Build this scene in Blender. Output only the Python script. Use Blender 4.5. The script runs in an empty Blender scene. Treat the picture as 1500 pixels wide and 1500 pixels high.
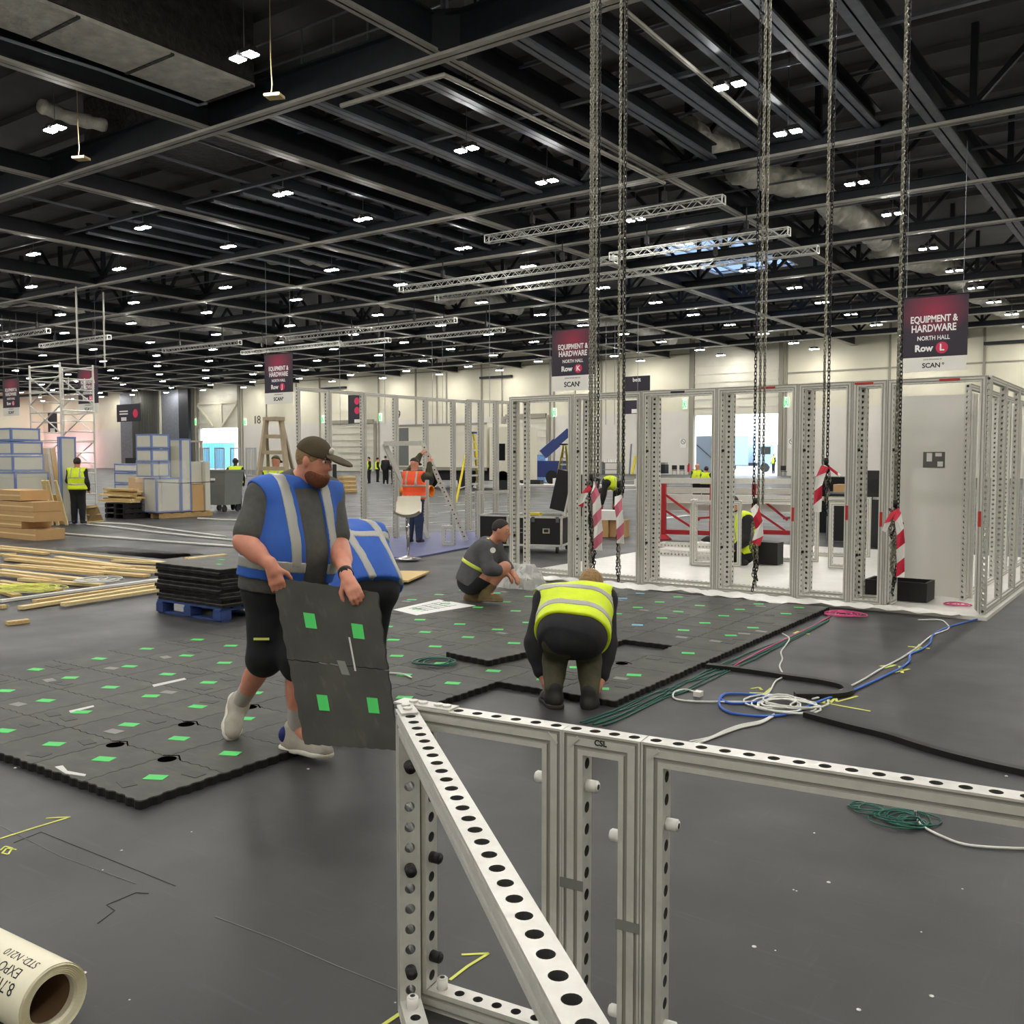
import bpy, math, random
import numpy as np
from mathutils import Vector, Matrix
random.seed(7)
SC = bpy.context.scene
COL = SC.collection
V = Vector
# ---------------------------------------------------------------- camera and measured points
F, HC = 1385.0, 1.68
PITCH = math.atan(79 / F)
YAW = math.atan(995 / (F / math.cos(PITCH)))
FH = V((-math.sin(YAW), math.cos(YAW), 0)); RT = V((math.cos(YAW), math.sin(YAW), 0))
FW = FH * math.cos(PITCH) + V((0, 0, -math.sin(PITCH))); UP = RT.cross(FW)
CAM = V((0, 0, HC)); ZU = V((0, 0, 1))
def ray(px, py): return FW + RT * ((px - 750) / F) - UP * ((py - 750) / F)
def G(px, py, z=0.0):            # point of the photo on the level z
    r = ray(px, py); return CAM + r * ((z - HC) / r.z)
def D(px, py, d): return CAM + ray(px, py) * d      # at distance d
def YP(px, py, y):
    r = ray(px, py); return CAM + r * (y / r.y)
def XP(px, py, x):
    r = ray(px, py); return CAM + r * (x / r.x)
def XatY(px, y): return YP(px, 700, y).x
cd = bpy.data.cameras.new('camera'); co = bpy.data.objects.new('camera', cd); COL.objects.link(co)
cd.sensor_width = 36; cd.sensor_fit = 'HORIZONTAL'; cd.lens = F / 1500 * 36; cd.clip_start = .05; cd.clip_end = 400
co.location = CAM
co.rotation_euler = Matrix((RT, UP, -FW)).transposed().to_euler()
SC.camera = co
SC.view_settings.view_transform = 'Standard'; SC.view_settings.look = 'None'
SC.view_settings.gamma = 1; SC.view_settings.use_curve_mapping = False
# ---------------------------------------------------------------- materials
MATS = {}
def s2l(c):
    return tuple(((v / 255) / 12.92 if v <= 10 else ((v / 255 + .055) / 1.055) ** 2.4) for v in c)
def mat(name, rgb, rough=.6, metal=0., noise=.0, scale=8., bump=0., emit=0., alpha=1., trans=0., stretch=None, spec=.5):
    if name in MATS: return MATS[name]
    m = bpy.data.materials.new(name); m.use_nodes = True; nt = m.node_tree; N = nt.nodes; L = nt.links
    b = N['Principled BSDF']; c = (*s2l(rgb), 1)
    b.inputs['Base Color'].default_value = c; b.inputs['Roughness'].default_value = rough; b.inputs['Metallic'].default_value = metal
    b.inputs['Specular IOR Level'].default_value = spec
    if emit: b.inputs['Emission Color'].default_value = c; b.inputs['Emission Strength'].default_value = emit
    if alpha < 1: b.inputs['Alpha'].default_value = alpha
    if trans: b.inputs['Transmission Weight'].default_value = trans
    if noise or bump:
        tc = N.new('ShaderNodeTexCoord'); mp = N.new('ShaderNodeMapping'); L.new(tc.outputs['Object'], mp.inputs[0])
        if stretch: mp.inputs['Scale'].default_value = stretch
        n = N.new('ShaderNodeTexNoise'); n.inputs['Scale'].default_value = scale; n.inputs['Detail'].default_value = 5
        L.new(mp.outputs[0], n.inputs['Vector'])
        if noise:
            r = N.new('ShaderNodeMapRange'); r.inputs[1].default_value = .25; r.inputs[2].default_value = .75
            r.inputs[3].default_value = 1 - noise; r.inputs[4].default_value = 1 + noise; L.new(n.outputs[0], r.inputs[0])
            h = N.new('ShaderNodeMix'); h.data_type = 'RGBA'; h.blend_type = 'MULTIPLY'; h.inputs[0].default_value = 1
            h.inputs[6].default_value = c; L.new(r.outputs[0], h.inputs[7]); L.new(h.outputs[2], b.inputs['Base Color'])
        if bump:
            bp = N.new('ShaderNodeBump'); bp.inputs['Strength'].default_value = bump; bp.inputs['Distance'].default_value = .15 if name.startswith('foil') else .02
            L.new(n.outputs[0], bp.inputs['Height']); L.new(bp.outputs[0], b.inputs['Normal'])
    MATS[name] = m
    return m
M = {}
def dm(k, *a, **kw): M[k] = mat(k, *a, **kw)
dm('alu', (214, 213, 206), .36, .35, .08, 30, .05, stretch=(1, 1, 1))
dm('red_faded', (206, 108, 128), .55); dm('alu_groove', (166, 164, 156), .5, .3); dm('alu_side', (218, 216, 208), .42, .25, .06, 30, .04)
dm('alu_dark', (120, 120, 118), .4, .7)
dm('steel_dark', (36, 39, 46), .55, .2, .2, 3)
dm('steel_rail', (172, 169, 160), .5, .3, .15, 2)
dm('steel_mid', (124, 128, 138), .45, .4, .15, 3)
dm('deck', (92, 92, 92), .6, .2, .25, .6)
dm('truss', (226, 226, 220), .4, .2)
dm('foil', (228, 225, 214), .42, .2, .25, 2.4, .8)
dm('foil_dark', (84, 82, 80), .4, .5, .3, 4, .6)
dm('wall', (219, 215, 194), .7, 0, .04, .5)
dm('wall_line', (150, 146, 132), .7)
dm('wall_block', (216, 213, 204), .7, 0, .03, .6)
dm('curtain', (82, 82, 78), .8, 0, .3, 2, 0, stretch=(1, 1, .02))
dm('shutter', (214, 211, 196), .45, .15, .05, 1)
dm('black', (16, 16, 18), .55); dm('black_soft', (24, 24, 27), .85, 0, .2, 30)
dm('rubber', (20, 20, 21), .8, 0, .25, 20, .2)
dm('tile', (76, 76, 70), .62, 0, .28, 7, .25, stretch=(1, 2.6, 1))
dm('tile_edge', (12, 12, 12), .9)
dm('tape_green', (78, 214, 106), .6); dm('tape_blue', (120, 196, 232), .6); dm('tape_grey', (128, 128, 124), .55)
dm('yellow_tape', (222, 226, 110), .7); dm('white_tape', (214, 214, 210), .7)
dm('chain', (150, 147, 134), .38, .7, .3, 40); dm('chain_black', (40, 40, 40), .4, .6)
dm('red', (200, 28, 56), .55); dm('white', (236, 234, 228), .55); dm('red_steel', (172, 32, 40), .45)
dm('white_panel', (226, 224, 216), .5); dm('paper', (240, 240, 238), .8)
dm('wood', (214, 184, 126), .65, 0, .14, 4, 0, stretch=(1, 12, 12)); dm('ply', (216, 182, 122), .65, 0, .08, 3)
dm('wood_pale', (228, 204, 150), .65, 0, .1, 4, 0, stretch=(1, 12, 12)); dm('wood_ladder', (176, 160, 134), .6, 0, .1, 6)
dm('card', (196, 158, 108), .75, 0, .06, 4); dm('pallet_blue', (44, 66, 122), .7, 0, .25, 8)
dm('pallet_wood', (176, 146, 100), .8, 0, .2, 6)
dm('crate_white', (206, 204, 190), .55, 0, .04, 3); dm('blue_tape', (112, 132, 186), .6)
dm('wrap', (232, 234, 232), .18, 0, 0, 9, .9, alpha=.2); dm('wrap_dense', (226, 226, 222), .2, 0, .05, 9, .9, alpha=.55)
dm('film', (232, 230, 224), .28, 0, .06, 5, .8)
dm('carpet_purple', (92, 96, 140), .55, 0, .1, 4)
dm('bin_grey', (112, 116, 112), .55, 0, .05, 4)
dm('ladder_yellow', (226, 204, 34), .5); dm('orange', (240, 134, 24), .6)
dm('boom_blue', (40, 60, 120), .45); dm('blue_wrap', (120, 160, 214), .3, 0, .4, 9, .5)
dm('cable_white', (220, 220, 214), .5); dm('cable_blue', (52, 104, 206), .5); dm('cable_green', (22, 92, 80), .5)
dm('cable_pink', (206, 72, 128), .5); dm('cable_black', (20, 20, 20), .5)
dm('banner', (40, 34, 48), .6); dm('banner_white', (232, 230, 222), .6); dm('text_white', (240, 238, 236), .6); dm('text_black', (24, 24, 28), .6)
dm('badge', (206, 40, 84), .5)
dm('lamp_on', (255, 252, 245), .5, emit=120.); dm('lamp_body', (30, 30, 32), .5, .3)
dm('exit_green', (40, 200, 84), .5, emit=.45); dm('exit_white', (226, 255, 232), .5, emit=.35); dm('void', (4, 4, 4), .95, spec=0); dm('tape_dark', (56, 56, 53), .6)
dm('vinyl', (236, 230, 204), .5, 0, .04, 6); dm('kraft', (120, 92, 66), .8)
dm('skin', (206, 142, 116), .5, 0, .06, 30); dm('skin_red', (216, 146, 122), .5, 0, .08, 24); dm('skin_dark', (70, 46, 38), .5)
dm('hair_dark', (46, 37, 33), .7, 0, .3, 60, .4); dm('hair_sand', (150, 118, 78), .7, 0, .3, 60, .4); dm('beard', (118, 68, 44), .8, 0, .3, 90, .4)
dm('grey_shirt', (86, 85, 82), .9, 0, .14, 30, .15); dm('hoodie', (84, 84, 88), .9, 0, .12, 18, .2); dm('dark_top', (36, 36, 40), .9, 0, .2, 14, .2)
dm('vest_blue', (44, 96, 190), .65, 0, .12, 7, .3); dm('vest_yellow', (222, 244, 30), .6, 0, .08, 8, .3); dm('vest_orange', (255, 92, 40), .6, 0, .08, 8, .3)
dm('reflect', (176, 176, 170), .4, .2); dm('reflect_yellow', (212, 226, 90), .5)
dm('shorts', (22, 24, 29), .85, 0, .2, 14, .2); dm('olive', (72, 70, 50), .9, 0, .2, 20, .25); dm('jeans', (44, 56, 84), .85, 0, .2, 24, .1)
dm('shoe_white', (180, 175, 162), .7, 0, .12, 24, .1); dm('sole', (226, 222, 210), .6); dm('boot_tan', (112, 94, 64), .8, 0, .15, 24, .2); dm('boot_black', (34, 31, 29), .7)
dm('sole_dark', (52, 47, 42), .8); dm('sock', (176, 172, 166), .9); dm('navy_patch', (34, 46, 124), .6)
dm('cap', (74, 64, 44), .85, 0, .1, 20); dm('cap_green', (84, 88, 52), .85, 0, .1, 20); dm('eye_white', (220, 214, 206), .3); dm('eye_dark', (36, 26, 22), .3)
dm('lip', (176, 100, 88), .5); dm('glove_red', (150, 40, 44), .8)
dm('truck_white', (228, 224, 206), .5); dm('truck_dark', (30, 30, 34), .5); dm('glass_dark', (20, 24, 28), .15)
dm('tarmac', (150, 152, 156), .8); dm('lorry_blue', (150, 176, 206), .6); dm('yard_blue', (96, 176, 214), .6, 0, .1, 2); dm('yard_fence', (96, 104, 116), .6)
dm('stool_white', (226, 220, 204), .4); dm('chrome', (220, 220, 222), .12, .95)
dm('cloth_black', (18, 18, 20), .9); dm('red_print', (190, 44, 40), .6); dm('fence_grey', (168, 170, 172), .45, .5)

def floor_material():
    m = bpy.data.materials.new('floor_vinyl'); m.use_nodes = True; nt = m.node_tree; N = nt.nodes; L = nt.links; b = N['Principled BSDF']
    tc = N.new('ShaderNodeTexCoord')
    def nz(scale, detail, st=(1, 1, 1), rot=0):
        mp = N.new('ShaderNodeMapping'); mp.inputs['Scale'].default_value = st; mp.inputs['Rotation'].default_value = (0, 0, rot)
        L.new(tc.outputs['Object'], mp.inputs[0]); n = N.new('ShaderNodeTexNoise'); n.inputs['Scale'].default_value = scale; n.inputs['Detail'].default_value = detail
        L.new(mp.outputs[0], n.inputs['Vector']); return n.outputs[0]
    def mr(x, a, b_, c, d):
        r = N.new('ShaderNodeMapRange'); L.new(x, r.inputs[0])
        for i, v in enumerate((a, b_, c, d)): r.inputs[i + 1].default_value = v
        return r.outputs[0]
    a = mr(nz(.7, 6), .3, .7, .86, 1.16); s = mr(nz(2.5, 3, (1, 14, 1), .5), .60, .74, 0, .30); s2 = mr(nz(3.2, 3, (10, 1, 1), .2), .63, .76, 0, .25); sp = mr(nz(60, 2), .74, .80, 0, .5)
    def add(x, y):
        q = N.new('ShaderNodeMath'); q.operation = 'ADD'; L.new(x, q.inputs[0]); L.new(y, q.inputs[1]); return q.outputs[0]
    t = add(add(add(a, s), s2), sp)
    mx = N.new('ShaderNodeMix'); mx.data_type = 'RGBA'; mx.blend_type = 'MULTIPLY'; mx.inputs[0].default_value = 1
    mx.inputs[6].default_value = (*s2l((53, 53, 54)), 1); L.new(t, mx.inputs[7]); L.new(mx.outputs[2], b.inputs['Base Color'])
    L.new(mr(nz(1.1, 5), .3, .7, .42, .6), b.inputs['Roughness'])
    return m
M['floor'] = floor_material()
def tile_material():
    m = bpy.data.materials.new('tile_rubber'); m.use_nodes = True; nt = m.node_tree; N = nt.nodes; L = nt.links; b = N['Principled BSDF']; b.inputs['Roughness'].default_value = .6
    tc = N.new('ShaderNodeTexCoord'); oi = N.new('ShaderNodeObjectInfo'); ad = N.new('ShaderNodeVectorMath'); ad.operation = 'MULTIPLY_ADD'; ad.inputs[1].default_value = (1, 1, 1)
    cb = N.new('ShaderNodeCombineXYZ'); mu = N.new('ShaderNodeMath'); mu.operation = 'MULTIPLY'; mu.inputs[1].default_value = 60; L.new(oi.outputs['Random'], mu.inputs[0])
    for i in range(3): L.new(mu.outputs[0], cb.inputs[i])
    L.new(tc.outputs['Object'], ad.inputs[0]); L.new(cb.outputs[0], ad.inputs[2])
    def nz(sc, det, st=(1, 1, 1), r=0):
        mp = N.new('ShaderNodeMapping'); mp.inputs['Scale'].default_value = st; mp.inputs['Rotation'].default_value = (0, 0, r); L.new(ad.outputs[0], mp.inputs[0]); n = N.new('ShaderNodeTexNoise'); n.inputs['Scale'].default_value = sc; n.inputs['Detail'].default_value = det; L.new(mp.outputs[0], n.inputs['Vector']); return n.outputs[0]
    def mr(x, *v):
        r = N.new('ShaderNodeMapRange'); L.new(x, r.inputs[0])
        for i, q in enumerate(v): r.inputs[i + 1].default_value = q
        return r.outputs[0]
    def op(o, x, y):
        q = N.new('ShaderNodeMath'); q.operation = o; L.new(x, q.inputs[0]); L.new(y, q.inputs[1]); return q.outputs[0]
    t = op('MULTIPLY', mr(nz(5, 6), .3, .7, .72, 1.25), mr(oi.outputs['Random'], 0, 1, .82, 1.16)); t = op('ADD', t, mr(nz(7, 4, (1, 7, 1), .3), .58, .75, 0, .55)); t = op('ADD', t, mr(nz(3, 6), .60, .72, 0, .35))
    mx = N.new('ShaderNodeMix'); mx.data_type = 'RGBA'; mx.blend_type = 'MULTIPLY'; mx.inputs[0].default_value = 1; mx.inputs[6].default_value = (*s2l((64, 63, 58)), 1); L.new(t, mx.inputs[7]); L.new(mx.outputs[2], b.inputs['Base Color'])
    return m
M['tile'] = tile_material()

# ---------------------------------------------------------------- mesh building
def ortho(d, up=None):
    d = V(d).normalized(); up = V(up) if up is not None else (ZU if abs(d.z) < .95 else V((0, 1, 0)))
    s = d.cross(up).normalized(); return d, s, s.cross(d)
class MB:
    def __init__(s): s.v = []; s.f = []; s.mi = []; s.mats = []; s.cur = 0
    def use(s, k):
        if k not in s.mats: s.mats.append(k)
        s.cur = s.mats.index(k); return s
    def add(s, vs, fs):
        n = len(s.v); s.v += [tuple(x) for x in vs]
        for f in fs: s.f.append([i + n for i in f]); s.mi.append(s.cur)
        return s
    def box(s, c, size, R=None):
        c = V(c); h = V(size) / 2; P = []
        for x in (-1, 1):
            for y in (-1, 1):
                for z in (-1, 1):
                    q = V((x * h.x, y * h.y, z * h.z)); P.append(c + (R @ q if R else q))
        return s.add(P, [(0, 1, 3, 2), (4, 6, 7, 5), (0, 4, 5, 1), (2, 3, 7, 6), (0, 2, 6, 4), (1, 5, 7, 3)])
    def lohi(s, lo, hi): return s.box([(a + b) / 2 for a, b in zip(lo, hi)], [abs(b - a) for a, b in zip(lo, hi)])
    def beam(s, p, q, w, h, up=None):
        p, q = V(p), V(q); d, a, u = ortho(q - p, up); P = []
        for e in (p, q):
            for x, y in ((-1, -1), (1, -1), (1, 1), (-1, 1)): P.append(e + a * (x * w / 2) + u * (y * h / 2))
        return s.add(P, [(3, 2, 1, 0), (4, 5, 6, 7), (0, 1, 5, 4), (1, 2, 6, 5), (2, 3, 7, 6), (3, 0, 4, 7)])
    def cyl(s, p, q, r, n=10, r2=None, caps=True):
        p, q = V(p), V(q); d, a, u = ortho(q - p); r2 = r if r2 is None else r2; P = []
        for e, rr in ((p, r), (q, r2)):
            for i in range(n): t = 2 * math.pi * i / n; P.append(e + a * (math.cos(t) * rr) + u * (math.sin(t) * rr))
        fs = [(i, (i + 1) % n, n + (i + 1) % n, n + i) for i in range(n)]
        if caps: fs += [tuple(range(n - 1, -1, -1)), tuple(range(n, 2 * n))]
        return s.add(P, fs)
    def tube(s, pts, r, n=6, caps=True):
        pts = [V(p) for p in pts]; rr = r if isinstance(r, (list, tuple)) else [r] * len(pts); P = []; a = None
        for i, p in enumerate(pts):
            d = (pts[min(i + 1, len(pts) - 1)] - pts[max(i - 1, 0)]).normalized()
            if a is None: _, a, u = ortho(d)
            a = (a - d * a.dot(d)).normalized(); u = a.cross(d)
            for k in range(n): t = 2 * math.pi * k / n; P.append(p + a * (math.cos(t) * rr[i]) + u * (math.sin(t) * rr[i]))
        fs = []
        for i in range(len(pts) - 1):
            for k in range(n): fs.append((i * n + k, i * n + (k + 1) % n, (i + 1) * n + (k + 1) % n, (i + 1) * n + k))
        if caps: fs += [tuple(range(n - 1, -1, -1)), tuple(range((len(pts) - 1) * n, len(pts) * n))]
        return s.add(P, fs)
    def poly(s, pts, thick):      # flat polygon given in order, thickened along its normal
        pts = [V(p) for p in pts]; n = len(pts); nn = V((0, 0, 0))
        for i in range(n): nn += (pts[i] - pts[0]).cross(pts[(i + 1) % n] - pts[0])
        nn = nn.normalized() * thick
        P = pts + [p - nn for p in pts]
        return s.add(P, [tuple(range(n)), tuple(range(2 * n - 1, n - 1, -1))] + [((i + 1) % n, i, n + i, n + (i + 1) % n) for i in range(n)])
    def lathe(s, c, prof, n=16, axis=None):
        c = V(c); d, a, u = ortho(V(axis) if axis is not None else ZU); P = []
        for r, z in prof:
            for i in range(n): t = 2 * math.pi * i / n; P.append(c + d * z + a * (math.cos(t) * r) + u * (math.sin(t) * r))
        fs = [(j * n + i, j * n + (i + 1) % n, (j + 1) * n + (i + 1) % n, (j + 1) * n + i) for j in range(len(prof) - 1) for i in range(n)]
        fs += [tuple(range(n - 1, -1, -1)), tuple(range((len(prof) - 1) * n, len(prof) * n))]
        return s.add(P, fs)
    def mesh(s, name, smooth=False):
        me = bpy.data.meshes.new(name); me.from_pydata(s.v, [], s.f)
        for k in (s.mats or ['white']): me.materials.append(M[k])
        if me.polygons:
            me.polygons.foreach_set('material_index', s.mi)
            if smooth: me.polygons.foreach_set('use_smooth', [True] * len(me.polygons))
        me.update(); return me
    def obj(s, name, parent=None, smooth=False, loc=None):
        return link(name, s.mesh(name, smooth), parent, loc)
def link(name, me, parent=None, loc=None, rot=None):
    o = bpy.data.objects.new(name, me); COL.objects.link(o)
    if parent is not None: o.parent = parent
    if loc is not None: o.location = loc
    if rot is not None: o.rotation_euler = rot
    return o
def tag(o, label=None, cat=None, group=None, kind=None):
    if label: o['label'] = label
    if cat: o['category'] = cat
    if group: o['group'] = group
    if kind: o['kind'] = kind
    return o
def thing(name, label, cat, loc=(0, 0, 0), rz=0., group=None):
    o = bpy.data.objects.new(name, None); COL.objects.link(o); o.location = loc; o.rotation_euler = (0, 0, rz); o.empty_display_size = .1
    return tag(o, label, cat, group)
def struct(name, mb, smooth=False, loc=None): return tag(mb.obj(name, None, smooth, loc), kind='structure')
def dup(o, loc=None, rz=None, label=None, group=None):
    def cp(x, par):
        c = x.copy(); COL.objects.link(c); c.parent = par
        for ch in list(x.children): cp(ch, c)
        return c
    r = cp(o, None)
    if loc is not None: r.location = loc
    if rz is not None: r.rotation_euler = (0, 0, rz)
    if label: r['label'] = label
    if group: r['group'] = group
    return r
def spline(pts, n=8):          # smooth curve through points
    pts = [V(p) for p in pts]; out = []
    for i in range(len(pts) - 1):
        a = pts[max(i - 1, 0)]; b = pts[i]; c = pts[i + 1]; d = pts[min(i + 2, len(pts) - 1)]
        for k in range(n):
            t = k / n
            out.append(.5 * ((2 * b) + (c - a) * t + (2 * a - 5 * b + 4 * c - d) * t * t + (3 * b - a - 3 * c + d) * t ** 3))
    return out + [pts[-1]]
def text_mesh(txt, size, k, thick=.002, bold=0.):
    cu = bpy.data.curves.new('lettering', 'FONT'); cu.body = txt; cu.size = size; cu.align_x = 'CENTER'; cu.align_y = 'CENTER'
    cu.extrude = thick; cu.offset = bold; cu.resolution_u = 3
    o = bpy.data.objects.new('lettering', cu); COL.objects.link(o)
    bpy.context.view_layer.update()
    me = bpy.data.meshes.new_from_object(o.evaluated_get(bpy.context.evaluated_depsgraph_get()))
    bpy.data.objects.remove(o); me.materials.clear(); me.materials.append(M[k]); return me
def lettering(name, txt, size, k, c, xdir, ydir, parent=None, bold=0., maxw=None):
    me = text_mesh(txt, size, k, .002, bold)
    o = link(name, me, None)
    x = V(xdir).normalized(); y = V(ydir).normalized(); z = x.cross(y)
    if maxw:
        xs = [v.co.x for v in me.vertices]; w = max(xs) - min(xs)
        if w > 0: me.transform(Matrix.Scale(maxw / w, 4, V((1, 0, 0))))
    mt = Matrix((x, y, z)).transposed().to_4x4(); mt.translation = V(c)
    if parent is not None:
        o.parent = parent
        mt = Matrix.LocRotScale(parent.location, parent.rotation_euler, None).inverted() @ mt
    o.matrix_local = mt
    return o
def wobj(mb, name, par, smooth=False):     # part built in world coordinates under a thing's Empty
    o = mb.obj(name, par, smooth)
    if par is not None and par.type == 'EMPTY':
        o.matrix_parent_inverse = Matrix.LocRotScale(par.location, par.rotation_euler, None).inverted()
    return o
def B(*ks): return MB().use(ks[0])
# ================================================================ THE HALL
YW = 88.0
XL, XR, YB = -165.0, 14.0, -26.0
ZD = 14.6
struct('floor', B('floor').lohi((XL, YB, -.3), (XR, YW, 0)))
def zw(px, py, y=YW): return YP(px, py, y).z
xw = lambda px: XatY(px, YW)
doors = [(XatY(294.5, YW), XatY(351, YW), zw(320, 627)), (XatY(485, YW), XatY(549, YW), zw(515, 621)), (XatY(742, YW), XatY(801, YW), zw(770, 613)), (XatY(1017, YW), XatY(1139, YW), zw(1078, 607))]
wb = MB(); x0 = XL; ZB = 6.4
for a, b, h in doors + [(XR, XR, 0)]:
    wb.use('wall_block').lohi((x0, YW, 0), (a, YW + .4, ZB)); wb.use('wall').lohi((x0, YW, ZB), (a, YW + .4, ZD))
    if b > a:
        wb.use('wall_block').lohi((a, YW, h), (b, YW + .4, max(h + .01, ZB))); wb.use('wall').lohi((a, YW, max(h + .01, ZB)), (b, YW + .4, ZD))
    x0 = b
struct('wall_north', wb)
struct('wall_west', B('wall').lohi((XL - .4, YB, 0), (XL, YW, ZD)))
struct('wall_east', B('wall').lohi((XR, YB, 0), (XR + .4, YW, ZD)))
struct('wall_south', B('wall').lohi((XL, YB - .4, 0), (XR, YB, ZD)))
tr = B('wall_line')
for px in (252, 287, 357, 392, 436, 470, 556, 610, 641, 655, 706, 736, 806, 812, 842, 866, 880, 906, 1010, 1150, 1300, 1437):
    x = xw(px); tr.lohi((x - .09, YW - .12, 0), (x + .09, YW, ZD - 1))
tr.lohi((xw(357), YW - .08, zw(450, 558)), (xw(1010), YW, zw(450, 558) + .12)); tr.lohi((xw(1150), YW - .08, zw(1300, 540)), (XR, YW, zw(1300, 540) + .14))
for px in (475, 706, 1437): tr.use('steel_dark').lohi((xw(px), YW - .5, zw(px, 571 - (px - 475) * .067)), (xw(px) + 4.5, YW - .1, zw(px, 571 - (px - 475) * .067) + .25))
struct('trim_1', tr)
# shutter doors
for i, (a, b, h) in enumerate(doors):
    top = ZD - 1.2 if i in (0, 3) else h + .3
    f = B('wall_line')
    for x in (a - .25, b + .25): f.lohi((x - .2, YW - .25, 0), (x + .2, YW, top))
    if i in (1, 2): f.lohi((a, YW - .3, h), (b, YW, h + .5))
    fr = struct('door_%d' % (i + 1), f)
    s = B('shutter'); z = 0 if i in (1, 2) else h
    while z < (h if i in (1, 2) else top):
        s.lohi((a, YW - .12, z), (b, YW - .04, z + .70)); s.lohi((a, YW - .2, z + .70), (b, YW - .04, z + .82)); z += .82
    if i in (0,):
        m = (a + b) / 2
        s.use('wall').lohi((m - 1.0, YW - .3, h), (m + 1.0, YW - .2, h + 3.6)); s.beam((a, YW - .3, h + 3.4), (m - 1, YW - .3, h + .2), .3, .3); s.beam((b, YW - .3, h + 3.4), (m + 1, YW - .3, h + .2), .3, .3)
        s.lohi((a, YW - .4, h + 3.5), (b, YW - .2, h + 3.8))
    s.obj('shutter', fr)
# grey folding curtain and its rails, at the west bay
c = B('curtain'); xa, xb = XatY(196, 86.5), XatY(236, 86.5); n = 40
for k in range(n):
    x = xa + (xb - xa) * k / n; c.lohi((x, 86.4 + .25 * (k % 2), 0), (x + (xb - xa) / n, 86.7 + .25 * (k % 2), 12.2))
tag(c.obj('folding_curtain'), 'dark grey pleated curtain wall beside a grey boarded recess', 'curtain')
p = MB().use('steel_mid').lohi((XatY(241, 87), 86.7, 0), (XatY(266, 87), 87.2, 12)); p.use('steel_dark').lohi((XatY(266, 87), 86.7, 0), (XatY(280, 87), 87.2, 12)); p.use('wall').lohi((XatY(237, 87), 86.5, 0), (XatY(241, 87), 87.2, 12.3)); p.use('steel_mid').lohi((XatY(180, 87.4), 87.2, 0), (XatY(236, 87.4), 87.6, 12))
struct('partition_wall', p)
# roof deck with a skylight opening
sk = G(1062, 372, ZD); sx0, sx1, sy0, sy1 = sk.x - 3.2, sk.x + 2.6, sk.y - 4.5, sk.y + 6
d = B('deck').lohi((XL, YB, ZD), (sx0, YW, ZD + .2)); d.lohi((sx1, YB, ZD), (XR, YW, ZD + .2)); d.lohi((sx0, YB, ZD), (sx1, sy0, ZD + .2)); d.lohi((sx0, sy1, ZD), (sx1, YW, ZD + .2))
y = YB + 1
while y < YW:
    if not sy0 - .3 < y < sy1: d.lohi((XL, y, ZD - .22), (XR, y + .12, ZD))
    y += 2.3
struct('ceiling', d)
g = MB().use('white')
for k in range(5): g.beam((sx0 + (sx1 - sx0) * k / 4, sy0, ZD + .05), (sx0 + (sx1 - sx0) * k / 4, sy1, ZD + .05), .12, .12)
for k in range(4): g.beam((sx0, sy0 + (sy1 - sy0) * k / 3, ZD + .05), (sx1, sy0 + (sy1 - sy0) * k / 3, ZD + .05), .12, .12)
wo = struct('window_1', g)
tm = bpy.data.materials.new('tinted_glass'); tm.use_nodes = True; tn = tm.node_tree; tb = tn.nodes.new('ShaderNodeBsdfTransparent'); tb.inputs[0].default_value = (.32, .38, .48, 1); tn.links.new(tb.outputs[0], tn.nodes['Material Output'].inputs[0]); M['tinted_glass'] = tm
MB().use('tinted_glass').lohi((sx0, sy0, ZD + .12), (sx1, sy1, ZD + .13)).obj('tinted_pane', wo)
# ---- beams
ZBM = 11.7
def ibeam(p, q, w, h, kf='steel_rail', kw='steel_dark', m=None):
    m = m or MB(); p, q = V(p), V(q)
    m.use(kf).beam(p + V((0, 0, .04)), q + V((0, 0, .04)), w, .08); m.use(kw).beam(p + V((0, 0, h / 2)), q + V((0, 0, h / 2)), .05 if w > .2 else .03, h)
    m.beam(p + V((0, 0, h)), q + V((0, 0, h)), w, .05); return m
XLINES = [(-6.2, 1), (6.3, 1), (18.8, 1), (24.4, 0), (31.3, 1), (38.4, 1), (45.4, 1), (52.4, 1), (59.4, 1), (66.4, 1), (73.4, 1), (80.6, 1)]
for y, big in XLINES:
    m = MB(); a = XL if y > 30 else -75.
    if big:
        ibeam((a, y, ZBM), (XR, y, ZBM), .42 if y < 31 else .34, .95 if y < 31 else .45, 'steel_rail', 'steel_dark', m)
        if y > 28:          # lattice up to the roof
            x = -70. if y < 60 else -110.; k = 0
            while x < XR - 5:
                m.use('steel_dark').beam((x, y, ZBM + .42), (x + 2.3, y, ZD - .1), .16, .16); m.beam((x + 4.6, y, ZBM + .42), (x + 2.3, y, ZD - .1), .16, .16); m.beam((x, y, ZBM + .42), (x, y, ZD - .1), .2, .2)
                x += 4.6
    else: m.use('steel_mid').beam((a, y, ZBM + .5), (XR, y, ZBM + .5), .16, .12)
    struct('roof_beam', m)
YL = [2.6, -6.6, -15.7] + [-25.05 - 9.2 * k for k in range(14)]
for i, x in enumerate(YL):
    w = (.42, .5, .3, .42)[i] if i < 4 else .34
    struct('roof_beam', ibeam((x, YB, ZBM + .08), (x, YW, ZBM + .08), w, .7 if i > 3 else .9, 'steel_rail' if i > 1 else 'steel_mid'))
for k in range(1, 5): struct('roof_joist', ibeam((-6.6 - 1.82 * k, 18.9, ZBM + .3), (-6.6 - 1.82 * k, 31.2, ZBM + .3), .42, .5, 'steel_mid'))
for k in range(1, 5): struct('roof_joist', ibeam((-15.6 - 1.84 * k, 18.9, ZBM + .3), (-15.6 - 1.84 * k, 31.2, ZBM + .3), .42, .5, 'steel_mid'))
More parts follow.
